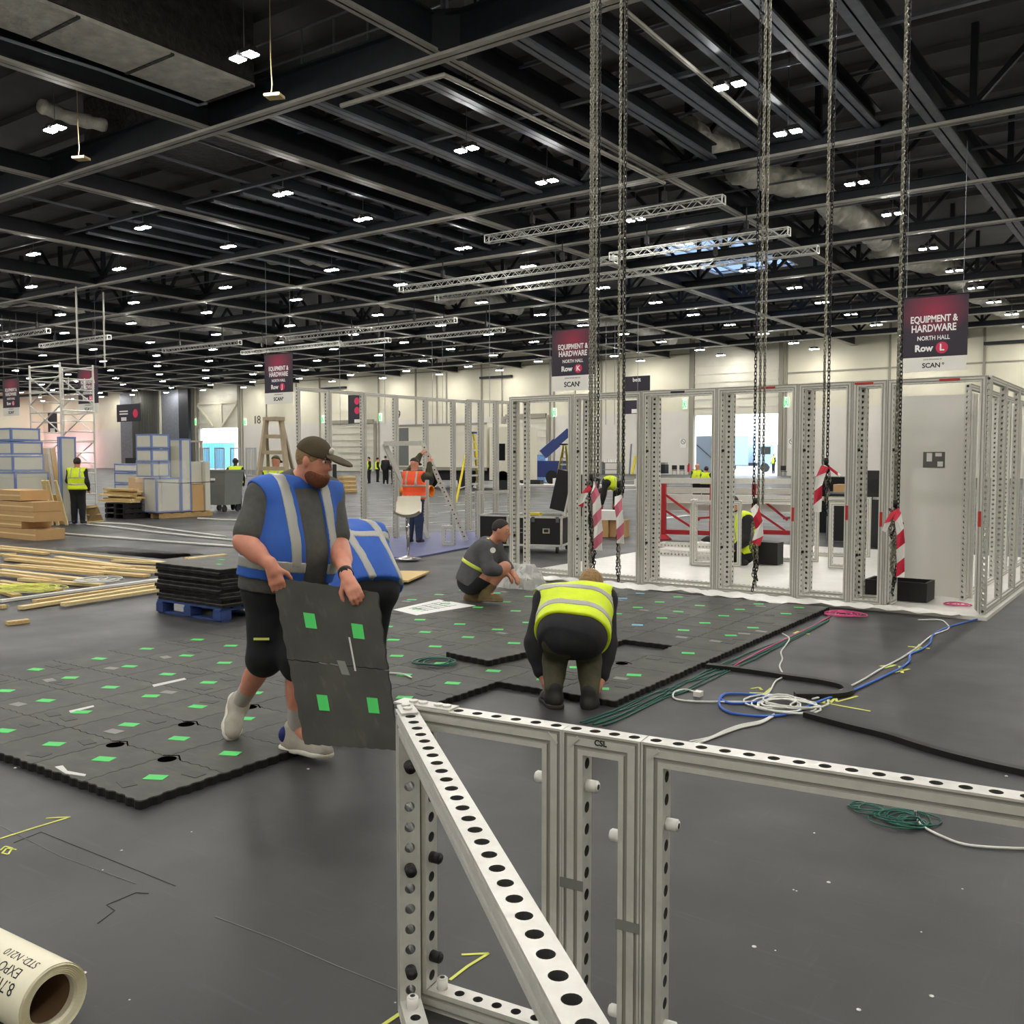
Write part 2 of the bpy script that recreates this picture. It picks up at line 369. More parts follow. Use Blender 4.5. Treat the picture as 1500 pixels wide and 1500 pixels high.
for k in range(1, 10): struct('roof_joist', ibeam((-25.1 - 1.84 * k, 24.5, ZBM + .3), (-25.1 - 1.84 * k, 38.3, ZBM + .3), .2, .45, 'steel_mid'))
for k in range(1, 5): struct('roof_joist', ibeam((-34.2 - 1.84 * k, 38.4, ZBM + .3), (-34.2 - 1.84 * k, 45.3, ZBM + .3), .2, .45, 'steel_mid'))
# dark high infill between the two first beams
struct('ceiling_panel', B('foil_dark').lohi((-33, 19.4, 12.9), (-25.6, 24.2, ZD)))
for y in (20.6, 22.2, 26.4, 28.2): struct('trim_2', B('steel_mid').beam((-24.8, y, 12.6), (-6.8, y, 12.6), .07, .07))
for x in (-27.5, -30, -36, -39.): struct('trim_3', B('steel_mid').beam((x, 20, 12.35), (x - .4, 31, 12.35), .08, .08))
for yy in (34.2, 36.6, 41.5, 49): struct('trim_4', B('steel_mid').beam((-70, yy, 12.4), (XR, yy, 12.4), .07, .07))
# ---- twin lights
xs = [-10.2 - 8.8 * k for k in range(-2, 18)]
ys = [2.4, 8.8, 15.4, 24.0, 28.4, 35.0, 40.2, 47.7, 54.1, 60.2, 66.3, 72.6, 79.9, 85.3]
def lamp():
    t = thing('twin_light', 'pair of bright white LED lights hanging under the dark steel roof', 'light', (0, 0, 0), 0, 'twin LED lights hanging in rows under the roof')
    for s in (-.24, .24):
        h = MB().use('lamp_body').box((s, 0, .04), (.34, .34, .08)); h.box((s, 0, .12), (.2, .2, .1)); ho = h.obj('lamp_housing', t)
        MB().use('lamp_on').box((s, 0, -.015), (.28, .28, .03)).obj('diffuser', ho)
    MB().use('lamp_body').beam((-.3, 0, .17), (.3, 0, .17), .06, .04).obj('mounting_bar', t)
    MB().use('steel_mid').cyl((0, 0, .19), (0, 0, ZD - 11.5), .012, 5).obj('rod', t)
    return t
proto = None
for y in [-17, -10.4, -4.0] + ys:
    for x in xs:
        if y < 12 and (x < -50): continue
        if x < -134 and y < 70: continue
        if x < -110 and y < 55: continue
        if x < -60 and y < 22: continue
        if sx0 - .5 < x < sx1 + .5 and sy0 < y < sy1: pass
        L = (x + random.uniform(-.2, .2), y, 11.45)
        if proto is None: proto = lamp(); proto.location = L
        else: dup(proto, L)
# ================================================================ HUNG FROM THE ROOF
def truss(px0, py0, px1, z, label, s=.3):
    a = G(px0, py0, z); x1 = XatY(px1, a.y); L = x1 - a.x
    t = thing('lighting_truss', label, 'truss', (a.x, a.y, z - s / 2), 0, 'silver lattice trusses slung under the roof')
    for yy in (-s / 2, s / 2):
        for zz in (0, s): MB().use('truss').cyl((0, yy, zz), (L, yy, zz), .027, 6).obj('chord', t)
    m = MB().use('truss'); n = max(2, int(L / (s * 1.15))); st = L / n
    for k in range(n):
        x = k * st; e = k % 2
        for yy in (-s / 2, s / 2): m.cyl((x, yy, s * e), (x + st, yy, s * (1 - e)), .014, 4)
        for zz in (0, s): m.cyl((x, -s / 2 if e else s / 2, zz), (x + st, s / 2 if e else -s / 2, zz), .014, 4)
    for x in (0, L):
        m.beam((x, -s / 2, 0), (x, s / 2, 0), .04, .04); m.beam((x, -s / 2, s), (x, s / 2, s), .04, .04); m.beam((x, -s / 2, 0), (x, -s / 2, s), .04, .04); m.beam((x, s / 2, 0), (x, s / 2, s), .04, .04)
    m.obj('lacing', t)
    for f in (.22, .78):
        MB().use('black').cyl((L * f, 0, s), (L * f, 0, ZBM - z + s / 2 + .1), .03, 6).box((L * f, 0, s + .35), (.16, .16, .34)).obj('chain_hoist', t)
    return t
truss(713, 351, 1055, 10.9, 'topmost silver lattice truss crossing behind the two nearest chains')
truss(588, 424, 900, 10.6, 'long silver lattice truss, middle of the three beyond the tall chains')
truss(895, 376, 1150, 10.6, 'short silver truss in line with the middle one, passing the third chain')
truss(640, 437, 1192, 10.4, 'lowest and longest silver lattice truss behind the tall chains')
truss(0, 495, 77, 10.4, 'silver truss cut by the picture edge above the scaffold tower')
truss(60, 507, 165, 10.4, 'silver truss just over the top of the scaffold tower')
truss(240, 514, 355, 10.3, 'silver truss over the number 18 on the far wall')
truss(355, 517, 500, 10.2, 'lower silver truss just behind the top of the Row J banner')
truss(421, 496, 668, 10.4, 'upper bright silver truss above and past the Row J banner')
truss(500, 505, 572, 10.0, 'short bright silver truss below the upper one near Row J banner')
truss(627, 494, 738, 10.2, 'bright silver truss above the open frame wall of the orange-vested worker')

def banner_mat():
    m = bpy.data.materials.new('banner_print'); m.use_nodes = True; nt = m.node_tree; N = nt.nodes; L = nt.links; b = N['Principled BSDF']; b.inputs['Roughness'].default_value = .6
    tc = N.new('ShaderNodeTexCoord'); mp = N.new('ShaderNodeMapping'); mp.inputs['Location'].default_value = (0, 0, -.55); mp.inputs['Scale'].default_value = (.9, .9, 1.1)
    g = N.new('ShaderNodeTexGradient'); g.gradient_type = 'SPHERICAL'; L.new(tc.outputs['Object'], mp.inputs[0]); L.new(mp.outputs[0], g.inputs[0])
    c = N.new('ShaderNodeMix'); c.data_type = 'RGBA'; L.new(g.outputs[0], c.inputs[0]); c.inputs[6].default_value = (*s2l((44, 37, 50)), 1); c.inputs[7].default_value = (*s2l((150, 34, 66)), 1)
    L.new(c.outputs[2], b.inputs['Base Color']); M['banner_print'] = m
banner_mat()
def banner(px0, px1, yt, yd, yb, d, row, label):
    c = D((px0 + px1) / 2, (yt + yd) / 2, d); Y = c.y; x0, x1 = XatY(px0, Y), XatY(px1, Y); pc = (px0 + px1) / 2
    zt, zd, zb = YP(pc, yt, Y).z, YP(pc, yd, Y).z, YP(pc, yb, Y).z; w = x1 - x0; xm = (x0 + x1) / 2; h = zt - zd
    t = thing('hanging_banner', label, 'banner', (xm, Y, zd + h / 2), 0, 'row banners hung across the hall')
    MB().use('banner_print').box((0, 0, 0), (w, .02, h)).obj('printed_panel', t)
    MB().use('banner_white').box((0, -.012, -h / 2 - (zd - zb) / 2), (w * .98, .02, zd - zb)).obj('sponsor_panel', t)
    MB().use('steel_dark').cyl((-w / 2 - .05, 0, h / 2), (w / 2 + .05, 0, h / 2), .025, 6).obj('top_bar', t)
    for s in (-1, 1): MB().use('steel_mid').cyl((s * w * .42, 0, h / 2), (s * w * .42, 0, ZBM - zd - h / 2), .008, 5).obj('hanging_wire', t)
    def tx(s, size, k, z, x=0, bold=.0, mw=None):
        return lettering('lettering', s, size, k, t.location + V((x * w, -.014 if z > -h / 2 else -.026, z)), (1, 0, 0), (0, 0, 1), t, bold, mw)
    tx('EQUIPMENT &', h * .155, 'text_white', h * .12, 0, h * .004, w * .70); tx('HARDWARE', h * .165, 'text_white', -h * .03, 0, h * .004, w * .66)
    tx('NORTH HALL', h * .10, 'text_white', -h * .19, 0, h * .002, w * .48); tx('Row', h * .15, 'text_white', -h * .355, -.14, h * .006)
    MB().use('badge').cyl((w * .13, -.011, -h * .355), (w * .13, -.018, -h * .355), h * .095, 20).obj('row_badge', t)
    lettering('lettering', row, h * .15, 'text_white', t.location + V((w * .13, -.021, -h * .355)), (1, 0, 0), (0, 0, 1), t, h * .004)
    hb = zd - zb
    tx('SCAN', hb * .46, 'text_black', -h / 2 - hb * .60, -.02, hb * .012); tx('o', hb * .28, 'text_black', -h / 2 - hb * .47, .155 if w > 1.6 else .17, hb * .01)
    tx('ZONE SPONSORED BY', hb * .12, 'text_black', -h / 2 - hb * .17)
    return t
banner(1314, 1412, 434, 523, 544, 30.8, 'L', 'nearest dark red hanging banner reading Row L beside the last chain')
banner(808, 870, 482, 550, 572, 40, 'K', 'dark red hanging banner reading Row K behind the first heavy chain')
banner(390, 431, 518, 575, 591, 47.8, 'J', 'dark red hanging banner reading Row J above the wooden step ladder')
banner(118, 147, 540, 591, 605, 57, 'H', 'dark hanging banner half behind the tall scaffold tower')
banner(8, 32, 555, 597, 609, 66, 'G', 'small dark hanging banner by the picture edge, farthest of its row')
def flat_sign(name, label, px0, px1, y0, y1, Y, k, extra=None, cat='sign'):
    a, b = YP(px0, y0, Y), YP(px1, y1, Y); c = (a + b) / 2
    t = thing(name, label, cat, c); MB().use(k).box((0, 0, 0), (abs(b.x - a.x), .05, abs(a.z - b.z))).obj('sign_panel', t)
    if extra: extra(t, abs(b.x - a.x), abs(a.z - b.z))
    return t
def sx_bett(t, w, h):
    lettering('lettering', 'bett', h * .32, 'text_white', t.location + V((0, -.04, h * .28)), (1, 0, 0), (0, 0, 1), t, .01)
flat_sign('hanging_sign', 'dark navy sign reading bett hanging over the booth header', 914, 952, 552, 575, 60, 'banner', sx_bett)
def sx_low(t, w, h): MB().use('banner_white').box((w * .25, -.04, -h * .3), (w * .36, .03, h * .3)).obj('white_patch', t)
flat_sign('hanging_sign', 'dark navy wall sign with a white corner, below the bett sign', 912, 936, 587, 606, 84, 'banner', sx_low)
def sx_badges(t, w, h):
    for z in (.28, -.05): MB().use('badge').cyl((w * .2, -.03, h * z), (w * .2, -.05, h * z), w * .2, 16).obj('badge', t)
    MB().use('banner_white').box((w * .2, -.04, -h * .42), (w * .4, .03, h * .12)).obj('white_patch', t)
flat_sign('wall_sign', 'tall dark sign with two red badges above the closed shutter', 510, 529, 579, 620, 84, 'banner', sx_badges)
def sx_l(t, w, h):
    MB().use('badge').cyl((w * .3, -.03, -h * .05), (w * .3, -.05, -h * .05), h * .24, 16).obj('badge', t)
    for z in (.1, -.05): MB().use('banner_white').box((-w * .2, -.03, h * z), (w * .36, .02, h * .07)).obj('print_line', t)
    MB().use('banner_white').box((-w * .2, -.03, -h * .34), (w * .22, .02, h * .2)).obj('white_patch', t)
flat_sign('hanging_sign', 'wide dark sign with red badge in front of the grey curtain', 171, 206, 593, 617, 70, 'banner', sx_l)
flat_sign('wall_sign', 'small dark tall sign seen through the scaffold tower', 70, 84, 604, 634, 84, 'banner', lambda t, w, h: MB().use('banner_white').box((0, -.03, -h * .38), (w * .5, .03, h * .2)).obj('white_patch', t))
for txt, px, y, hpx in (('18', 376.5, 615.5, 17), ('19', 580, 608.5, 17), ('10', 3, 627, 12)):
    c = YP(px, y, YW - .02); me = text_mesh(txt, hpx * 96 / 1385 * 1.38, 'text_black', .02, -.01); o = link('wall_number', me, None, c, (math.pi / 2, 0, 0))
    tag(o, {'18': 'black number eighteen on the far wall beside the open west doorway', '19': 'black number nineteen on the far wall behind the tall thin frames', '10': 'black number ten on the far wall at the picture edge'}[txt], 'number')
def exit_sign(px, y, label):
    c = YP(px, y, YW - .1); t = thing('exit_sign', label, 'exit sign', c, 0, 'green exit lights on the far wall')
    MB().use('exit_white').box((0, 0, 0), (.46, .12, .95)).obj('lit_panel', t)
    m = MB().use('exit_green').cyl((.04, -.08, .27), (.04, -.06, .27), .07, 10); m.poly([(-.1, -.08, .18), (.1, -.08, .14), (.06, -.08, -.1), (-.06, -.08, -.1)], .02)
    m.poly([(-.06, -.08, -.1), (.0, -.08, -.1), (-.1, -.08, -.42), (-.18, -.08, -.4)], .02); m.poly([(.0, -.08, -.08), (.08, -.08, -.1), (.18, -.08, -.3), (.1, -.08, -.34)], .02); m.obj('running_figure', t)
    MB().use('exit_green').box((-.19, -.065, 0), (.07, .02, .9)).box((.19, -.065, .0), (.07, .02, .9)).obj('green_edge', t)
for px, y, l in ((287, 618, 'green exit light on the door jamb beside the grey curtain'), (359, 618, 'green exit light between open doorway and the number 18'), (473, 614, 'green exit light beside the closed shutter nearest number 18'), (557, 611, 'green exit light between the closed shutter and number 19'), (812, 604, 'green exit light over the blue boom lift'), (1003, 592, 'green exit light just before the bright open doorway'), (1152, 589, 'green exit light just after the bright open doorway')): exit_sign(px, y, l)

# ---- ducts, pipes
def duct(pts, r, label, k='foil', name='foil_duct'):
    P = spline([G(a, b, z) for a, b, z in pts], 7); n = len(P)
    rr = [r * (1 + .10 * math.sin(i * 2.1) + .05 * math.sin(i * .9)) for i in range(n)]
    m = MB().use(k).tube(P, rr, 12); return tag(m.obj(name, None, True), label, 'duct')
duct([(1005, 188, 12.8), (1040, 210, 12.8), (1072, 222, 12.8)], .42, 'short crumpled silver duct stub above the nearest beam crossing')
duct([(1078, 246, 12.8), (1130, 262, 12.8), (1190, 276, 12.8), (1215, 300, 12.8)], .55, 'crumpled silver duct between the third and fourth chain')
duct([(1222, 305, 12.8), (1262, 325, 12.8), (1290, 352, 12.8)], .62, 'fat silver duct between the fourth and last chain')
duct([(1290, 362, 12.8), (1330, 380, 12.8), (1385, 392, 12.8), (1402, 412, 12.8)], .55, 'silver duct running above the Row L banner')
duct([(1415, 425, 12.8), (1450, 440, 12.8), (1482, 462, 12.8)], .6, 'farthest silver duct over the banner by the picture edge')
duct([(385, 377, 12.8), (430, 372, 12.8), (480, 380, 12.8), (520, 392, 12.8), (600, 402, 12.8), (645, 425, 12.8)], .5, 'long silver duct bending below the crossing beams, left of trusses')
duct([(0, 441, 12.8), (60, 440, 12.8), (110, 450, 12.8), (190, 466, 12.8), (270, 475, 12.8), (330, 478, 12.8)], .45, 'long wrinkled silver duct over the scaffold tower')
duct([(330, 483, 12.8), (375, 492, 12.8), (440, 505, 12.8)], .6, 'silver duct ending near the Row J banner')
duct([(560, 436, 12.8), (620, 445, 12.8), (690, 440, 12.8), (760, 450, 12.8)], .6, 'silver duct behind the long middle trusses')
duct([(810, 462, 12.8), (870, 470, 12.8), (930, 480, 12.8), (985, 498, 12.8)], .5, 'silver duct passing behind the Row K banner')
duct([(60, 155, 12.8), (105, 172, 12.8), (155, 184, 12.8)], .22, 'thin silver duct in the dark roof void near the picture edge', 'foil')
xr_, xl_, ye_ = G(372, 127, 12.3).x, G(306, 151, 12.3).x, G(340, 139, 12.3).y
dt = thing('air_duct', 'large rectangular foil-wrapped air duct in the corner of the roof', 'duct', (0, 0, 12.3))
MB().use('foil').box(((xl_ + xr_) / 2, (ye_ - 20) / 2, .05), (xr_ - xl_, ye_ + 20, .1)).obj('foil_underside', dt)
MB().use('foil_dark').box(((xl_ + xr_) / 2, (ye_ - 20) / 2, 1.08), (xr_ - xl_ - .02, ye_ + 20 - .02, 1.9)).obj('duct_casing', dt)
m = MB().use('foil_dark')
for k in range(6): m.box(((xl_ + xr_) / 2, ye_ - .1 - 2.6 * k, .0), (xr_ - xl_ + .04, .1, .06))
m.obj('seam_band', dt)
m = B('steel_mid'); yy = 19.25; z1, z2 = YP(365, 72, yy).z, YP(365, 110, yy).z; xa, xb = XatY(365, yy), XatY(650, yy)
for z in (z1, z2): m.cyl((xa, yy, z), (xb, yy, z), .035, 6)
for k in range(7): x = xa + (xb - xa) * k / 6; m.cyl((x, yy, ZBM + .9), (x, yy, z1), .035, 6)
tag(m.obj('catwalk_railing'), 'grey pipe railing along the beam beside the big foil duct', 'railing')
m = B('steel_mid'); P = [G(0, 55, 11.9), G(145, 102, 11.9), G(290, 154, 11.9), G(303, 151, 11.9)]; m.tube(P, .04, 6); tag(m.obj('sprinkler_pipe'), 'thin pale pipe running beside the big foil duct', 'pipe')
m = B('steel_rail'); P = [G(500, 155, 11.6), G(625, 117, 11.6), G(650, 110, 11.6), G(672, 120, 11.7), G(973, 268, 11.7)]; m.tube(P, .07, 8); tag(m.obj('sprinkler_pipe'), 'pale jointed pipe bending under the nearest long beam', 'pipe')
m = B('steel_rail').tube([G(915, 15, 11.8), G(1112, 182, 11.8)], .06, 8); tag(m.obj('sprinkler_pipe'), 'straight pale pipe leading to the light by the third chain', 'pipe')
c = G(655, 52, 12.3); t = thing('loudspeaker', 'dark hanging loudspeaker box above the nearest long beam', 'loudspeaker', c, .5)
MB().use('black').box((0, 0, 0), (.9, .7, 1.0)).obj('speaker_cabinet', t); MB().use('steel_dark').box((0, -.36, 0), (.8, .02, .9)).obj('grille', t); MB().use('steel_mid').beam((0, 0, .5), (0, 0, ZD - 12.4), .06, .06).obj('bracket', t)
c = G(716, 12, 12.8); t = thing('electrical_panel', 'grey electrical panel on the roof steel at the top edge', 'panel', c, 0)
MB().use('bin_grey').box((0, 0, 0), (1.3, .3, 1.1)).obj('cabinet', t)
for q in range(4): MB().use('black').box((-.3 + .18 * (q % 2), -.16, .2 - .25 * (q // 2)), (.08, .02, .08)).obj('knob', t)
def aerial(px, py, l):
    c = G(px, py, 10.8); t = thing('ceiling_antenna', l, 'antenna', c, .4, 'small pale boards hanging on cables')
    MB().use('wood_pale').box((0, 0, 0), (.42, .32, .07)).obj('board', t)
    MB().use('wood_pale').tube([(-.1, 0, .03), (-.06, 0, .3), (-.1, .02, .9), (-.1, 0, ZD - 10.9)], .014, 5).obj('cable', t)
aerial(402, 141, 'small pale board hanging on a cable under the nearest twin light'); aerial(119, 232, 'small pale board hanging on a cable under the light near the edge')
for px, y0, l in ((111, 420, 'thin grey rod dropping to the scaffold tower, first of two'), (151, 428, 'thin grey rod dropping behind the scaffold tower, second of two')):
    p = G(px, y0, ZBM); tag(B('steel_rail').cyl(p, (p.x, p.y, 7.2), .05, 6).obj('drop_rod'), l, 'rod')
for i, (px, py) in enumerate(((497, 480), (563, 470), (633, 500), (648, 500), (717, 430), (806, 450), (888, 475), (901, 475), (935, 450))):
    p = G(px, py, ZBM); tag(B('steel_mid').cyl(p, (p.x, p.y, 4.2), .018, 5).obj('drop_wire'), 'thin grey wire dropping from the far roof beams', 'wire', 'thin wires dropping from the roof')

# ---- heavy chains
_ring = [(math.cos(t), math.sin(t)) for t in [2 * math.pi * k / 12 for k in range(12)]]
def chain_pts(m, pts, L=.066, w=.040, r=.0065):
    pts = [V(p) for p in pts]; pitch = L - 4 * r; tot = sum((b - a).length for a, b in zip(pts, pts[1:])); n = int(tot / pitch); seg = 0; acc = 0
    for i in range(n):
        s = (i + .5) * pitch
        while seg < len(pts) - 2 and s > acc + (pts[seg + 1] - pts[seg]).length: acc += (pts[seg + 1] - pts[seg]).length; seg += 1
        d = (pts[seg + 1] - pts[seg]).normalized(); c = pts[seg] + d * (s - acc); d, a, u = ortho(d, (1, .3, 0) if abs(d.z) > .9 else None)
        th = .6 + (i % 2) * math.pi / 2; ax = a * math.cos(th) + u * math.sin(th); nx = d.cross(ax); vs = []; fs = []
        hw, hl = w / 2 - r, L / 2 - w / 2
        path = []
        for k in range(8):
            t = math.pi / 8 + 2 * math.pi * k / 8 ; cx, cy = math.cos(t), math.sin(t); path.append((cx * hw, cy * hw + (hl if cy > 0 else -hl), cx, cy))
        for px_, py_, ox, oy in path:
            o = c + ax * px_ + d * py_; rad = (ax * ox + d * oy)
            for q in ((1, 0), (0, 1), (-1, 0), (0, -1)): vs.append(o + rad * (q[0] * r) + nx * (q[1] * r))
        for k in range(8):
            for q in range(4): fs.append((k * 4 + q, k * 4 + (q + 1) % 4, ((k + 1) % 8) * 4 + (q + 1) % 4, ((k + 1) % 8) * 4 + q))
        m.add(vs, fs)
def hoist(label, strands, cluster, yc=10.52, hook=None):
    """strands: (px at y=600, y pixel where it ends, material); cluster: (px, y0, y1, width m, n)"""
    x0 = XatY(strands[0][0], yc); t = thing('hanging_chain', label, 'chain', (x0, yc, 0), 0, 'heavy lifting chains hanging before the booth')
    for i, (px, ye, k) in enumerate(strands):
        p = YP(px, ye, yc); x = YP(px, 600, yc).x; oy = .03 * (i % 2)
        m = MB().use(k); chain_pts(m, [(x - x0, oy, 11.7), (x - x0, oy, p.z)], r=.0075 if k == 'chain' else .006); m.obj('chain_strand', t, True)
    px, y0, y1, w, n = cluster; a, b = YP(px, y0, yc), YP(px - 2, y1, yc); rr = random.Random(px)
    for j in range(n):
        m = MB().use('chain' if j % 3 else 'chain_black'); f = rr.uniform(.55, 1) if j else 1
        pts = []
        for q in range(7):
            s = q / 6; z = a.z + (b.z - a.z) * s * f; e = w * (1 - .55 * s); pts.append((a.x - x0 + rr.uniform(-e, e) * .5, rr.uniform(-e, e) * .4, z))
        chain_pts(m, pts); m.obj('chain_tail', t, True)
    h = MB().use('black').tube([(a.x - x0, -.02, a.z + .10), (a.x - x0, -.02, a.z + .02)], .022, 8)
    h.tube([(a.x - x0 + .035 * math.sin(q * .6), -.02, a.z + .02 - .04 + .045 * math.cos(q * .6)) for q in range(9)], .013, 6); h.obj('hook', t, True)
hoist('thickest heavy chain, hanging just behind the bending worker in yellow', [(864, 712, 'chain'), (870, 712, 'chain'), (867, 715, 'chain'), (874.5, 700, 'chain_black')], (867, 706, 862, .17, 8))
hoist('heavy chain next to the thickest one, ending above the white film', [(906, 728, 'chain'), (911, 730, 'chain'), (914, 726, 'chain_black')], (907, 716, 856, .10, 3))
hoist('heavy chain before the seated figure in the booth', [(1113, 745, 'chain'), (1118, 742, 'chain'), (1106, 752, 'chain_black')], (1107, 742, 866, .15, 5))
hoist('shortest heavy chain, ending at waist height inside the booth opening', [(1207, 690, 'chain'), (1212, 682, 'chain_black')], (1211, 684, 755, .09, 5))
hoist('heavy chain beside the white door panel, dropping to a black box', [(1316, 750, 'chain'), (1313, 752, 'chain'), (1319, 757, 'chain_black')], (1312, 746, 874, .13, 6))
def ribbon(label, pts, w, yc=10.47, n=10, first='red', red='red'):
    """striped plastic tape; pts: pixel path with a pixel offset direction"""
    P = spline([YP(a, b, yc) + V((0, o, 0)) for a, b, o in pts], 6); m = MB(); L = [0]
    for a, b in zip(P, P[1:]): L.append(L[-1] + (b - a).length)
    per = .30; N = len(P)
    def at(s):
        s = min(max(s, 0), L[-1] - 1e-4)
        for i in range(N - 1):
            if s <= L[i + 1]: return P[i].lerp(P[i + 1], (s - L[i]) / max(1e-6, L[i + 1] - L[i]))
    tot = L[-1]; s = -w; k = 0 if first == 'red' else 1
    while s < tot:
        m.use(red if k % 2 == 0 else 'white'); e = s + per / 2; st = 3
        for j in range(st):
            u0, u1 = j / st, (j + 1) / st
            def pt(q, u):
                q = q + u * w * .9; q = min(max(q, 0), tot); c = at(q); d = (at(q + .02) - at(q - .02)); d = d.normalized() if d.length > 1e-6 else V((0, 0, -1)); sd = d.cross(V((0, -1, 0))).normalized()
                return c + sd * ((u - .5) * w) + V((0, .012 * math.sin(q * 22 + u * 2), 0))
            q0 = pt(s, u0), pt(e, u0), pt(e, u1), pt(s, u1)
            if (q0[0] - q0[1]).length + (q0[2] - q0[3]).length > .01: m.add(list(q0) + [p + V((0, .004, 0)) for p in q0], [(0, 1, 2, 3), (7, 6, 5, 4), (0, 4, 5, 1), (2, 6, 7, 3)])
        s = e; k += 1
    return tag(m.obj('barrier_tape'), label, 'tape', 'red and white tape tied to the chains')
ribbon('faded pink and white tape tail hanging long from the thickest chain', [(868, 712, 0), (874, 716, -.05), (877, 735, -.06), (879, 775, -.05), (878, 806, -.04)], .125, first='white', red='red_faded')
ribbon('short red and white tape flap stuck out from the thickest chain', [(866, 713, -.03), (859, 722, -.05), (853, 742, -.05)], .075)
ribbon('faded pink and white tape on the chain next to the thickest one', [(905, 726, 0), (909, 745, -.05), (911, 775, -.04), (910, 796, -.03)], .105, first='white', red='red_faded')
ribbon('red and white tape on the chain before the seated figure', [(1104, 742, -.02), (1111, 752, -.05), (1115, 775, -.05), (1110, 797, -.05)], .10, first='white')
ribbon('red and white tape hanging from the shortest chain', [(1208, 683, 0), (1203, 700, -.05), (1200, 725, -.05), (1200, 750, -.05)], .085)
ribbon('small red tape wisp flying off the shortest chain', [(1214, 684, -.02), (1223, 691, -.02), (1232, 697, -.02)], .03)
ribbon('red and white tape beside the white door panel', [(1311, 747, 0), (1318, 760, -.05), (1321, 790, -.05), (1320, 845, -.04)], .08)
ribbon('torn pale red tape end by the white door panel chain', [(1309, 750, -.02), (1302, 765, -.05), (1296, 778, -.04)], .05)
# ================================================================ INTERLOCKING RUBBER FLOOR
TP, TQ, TT = .485, .49, .045
def wave(s, L):        # puzzle edge offset
    n = 6; t = (s / L) * n; f = t - math.floor(t)
    return .0045 * (1 if .1 < f < .42 else (-1 if .55 < f < .95 else 0)) + .004 * math.sin(t * 2.1)
def tile_outline(wx, wy, gap=.0015):
    P = []; n = 48
    S = lambda k, L: -L / 2 + L * k / n
    for k in range(n): P.append((S(k, wx), -wy / 2 + gap + wave(S(k, wx) + wx / 2, wx)))
    for k in range(n): P.append((wx / 2 - gap + wave(S(k, wy) + wy / 2, wy), S(k, wy)))
    for k in range(n): P.append((-S(k, wx), wy / 2 - gap + wave(-S(k, wx) + wx / 2, wx)))
    for k in range(n): P.append((-wx / 2 + gap + wave(-S(k, wy) + wy / 2, wy), -S(k, wy)))
    return P
def tile_mb(wx=TP, wy=TQ, t=TT):
    o = tile_outline(wx, wy); n = len(o); m = MB().use('tile')
    vs = [(x * .994, y * .994, t) for x, y in o] + [(x, y, t - .006) for x, y in o] + [(x, y, 0) for x, y in o]
    m.add(vs[:2 * n], [tuple(range(n))] + [(i, n + i, n + (i + 1) % n, (i + 1) % n) for i in range(n)])
    m.use('tile_edge').add(vs[n:], [(i, n + i, n + (i + 1) % n, (i + 1) % n) for i in range(n)] + [tuple(range(2 * n - 1, n - 1, -1))])
    return m
TILE = tile_mb().mesh('rubber_floor_tile')
TILE2 = TILE.copy()
def patch_mesh(k, w, h, z=TT + .0012): return MB().use(k).box((0, 0, z), (w, h, .002)).mesh('tape_patch')
PATCH = {k: patch_mesh(k, .108, .072) for k in ('tape_green', 'tape_blue', 'tape_grey', 'tape_dark')}
HOLE = MB().use('void').cyl((0, 0, TT - .01), (0, 0, TT + .0015), .05, 16).beam((-.075, .03, TT), (.0, .075, TT), .008, .004).beam((0, .075, TT), (.075, .03, TT), .008, .004).mesh('grip_hole')
C0 = G(205, 1173, TT); ang = -.0154; EY = V((ang, 1, 0)).normalized(); EX = V((-1, ang, 0)).normalized()
gap_c = G(938, 951, 0.0); holes = [G(x, y, TT) for x, y in ((170, 1091), (246, 1112), (274, 1061), (366, 1036), (910, 972))]
worn = [G(955, 915, TT), G(938, 866, TT), G(927, 876, TT)]
tiles = []
for i in range(-2, 7):
    for j in range(16):
        if i < 0 and j < 6: continue
        c = C0 + EX * ((i + .5) * TP) + EY * ((j + .5) * TQ); tiles.append((i, j, c))
gone = min(tiles, key=lambda t: (t[2] - gap_c).length)
def near(ps, c, r=.26): return [p for p in ps if abs((p - c).x) < r and abs((p - c).y) < r]
rnd = random.Random(3)
for i, j, c in tiles:
    if (i, j) == gone[:2]: continue
    o = link('rubber_floor_tile', TILE, None, (c.x, c.y, 0), (0, 0, -ang if False else math.atan2(EY.x, EY.y) * -1))
    blue = any((p - c).length < .25 for p in worn); hs = near(holes, c)
    k = 'tape_blue' if blue else 'tape_green'
    if not (rnd.random() < .10 and j > 4 and not blue):
        q = link('tape_patch', PATCH[k], o, (rnd.uniform(-.02, .02), rnd.uniform(-.02, .02), 0), (0, 0, .45 + rnd.uniform(-.12, .12)))
    for kk in (['tape_grey'] if rnd.random() < .22 else []) + (['tape_dark'] * (1 + (rnd.random() < .5)) if rnd.random() < .6 else []): link('worn_tape_patch', PATCH[kk], o, (rnd.uniform(-.15, .15), rnd.choice((-.14, .14)), 0), (0, 0, rnd.uniform(-.3, .3)))
    for p in hs[:1]: link('grip_hole', HOLE, o, (p.x - c.x, p.y - c.y, 0))
    if blue: tag(o, 'dark rubber floor tile carrying a pale blue tape mark', 'floor tile', 'interlocked floor tiles with blue marks')
    elif hs: tag(o, 'dark rubber floor tile with an open black grip hole', 'floor tile', 'interlocked floor tiles with grip holes')
    else: tag(o, 'dark interlocked rubber floor tile with one small tape mark' if len(o.children) else 'dark interlocked rubber floor tile without any tape mark', 'floor tile', 'interlocked rubber floor tiles with tape' if len(o.children) else 'interlocked rubber floor tiles without tape')
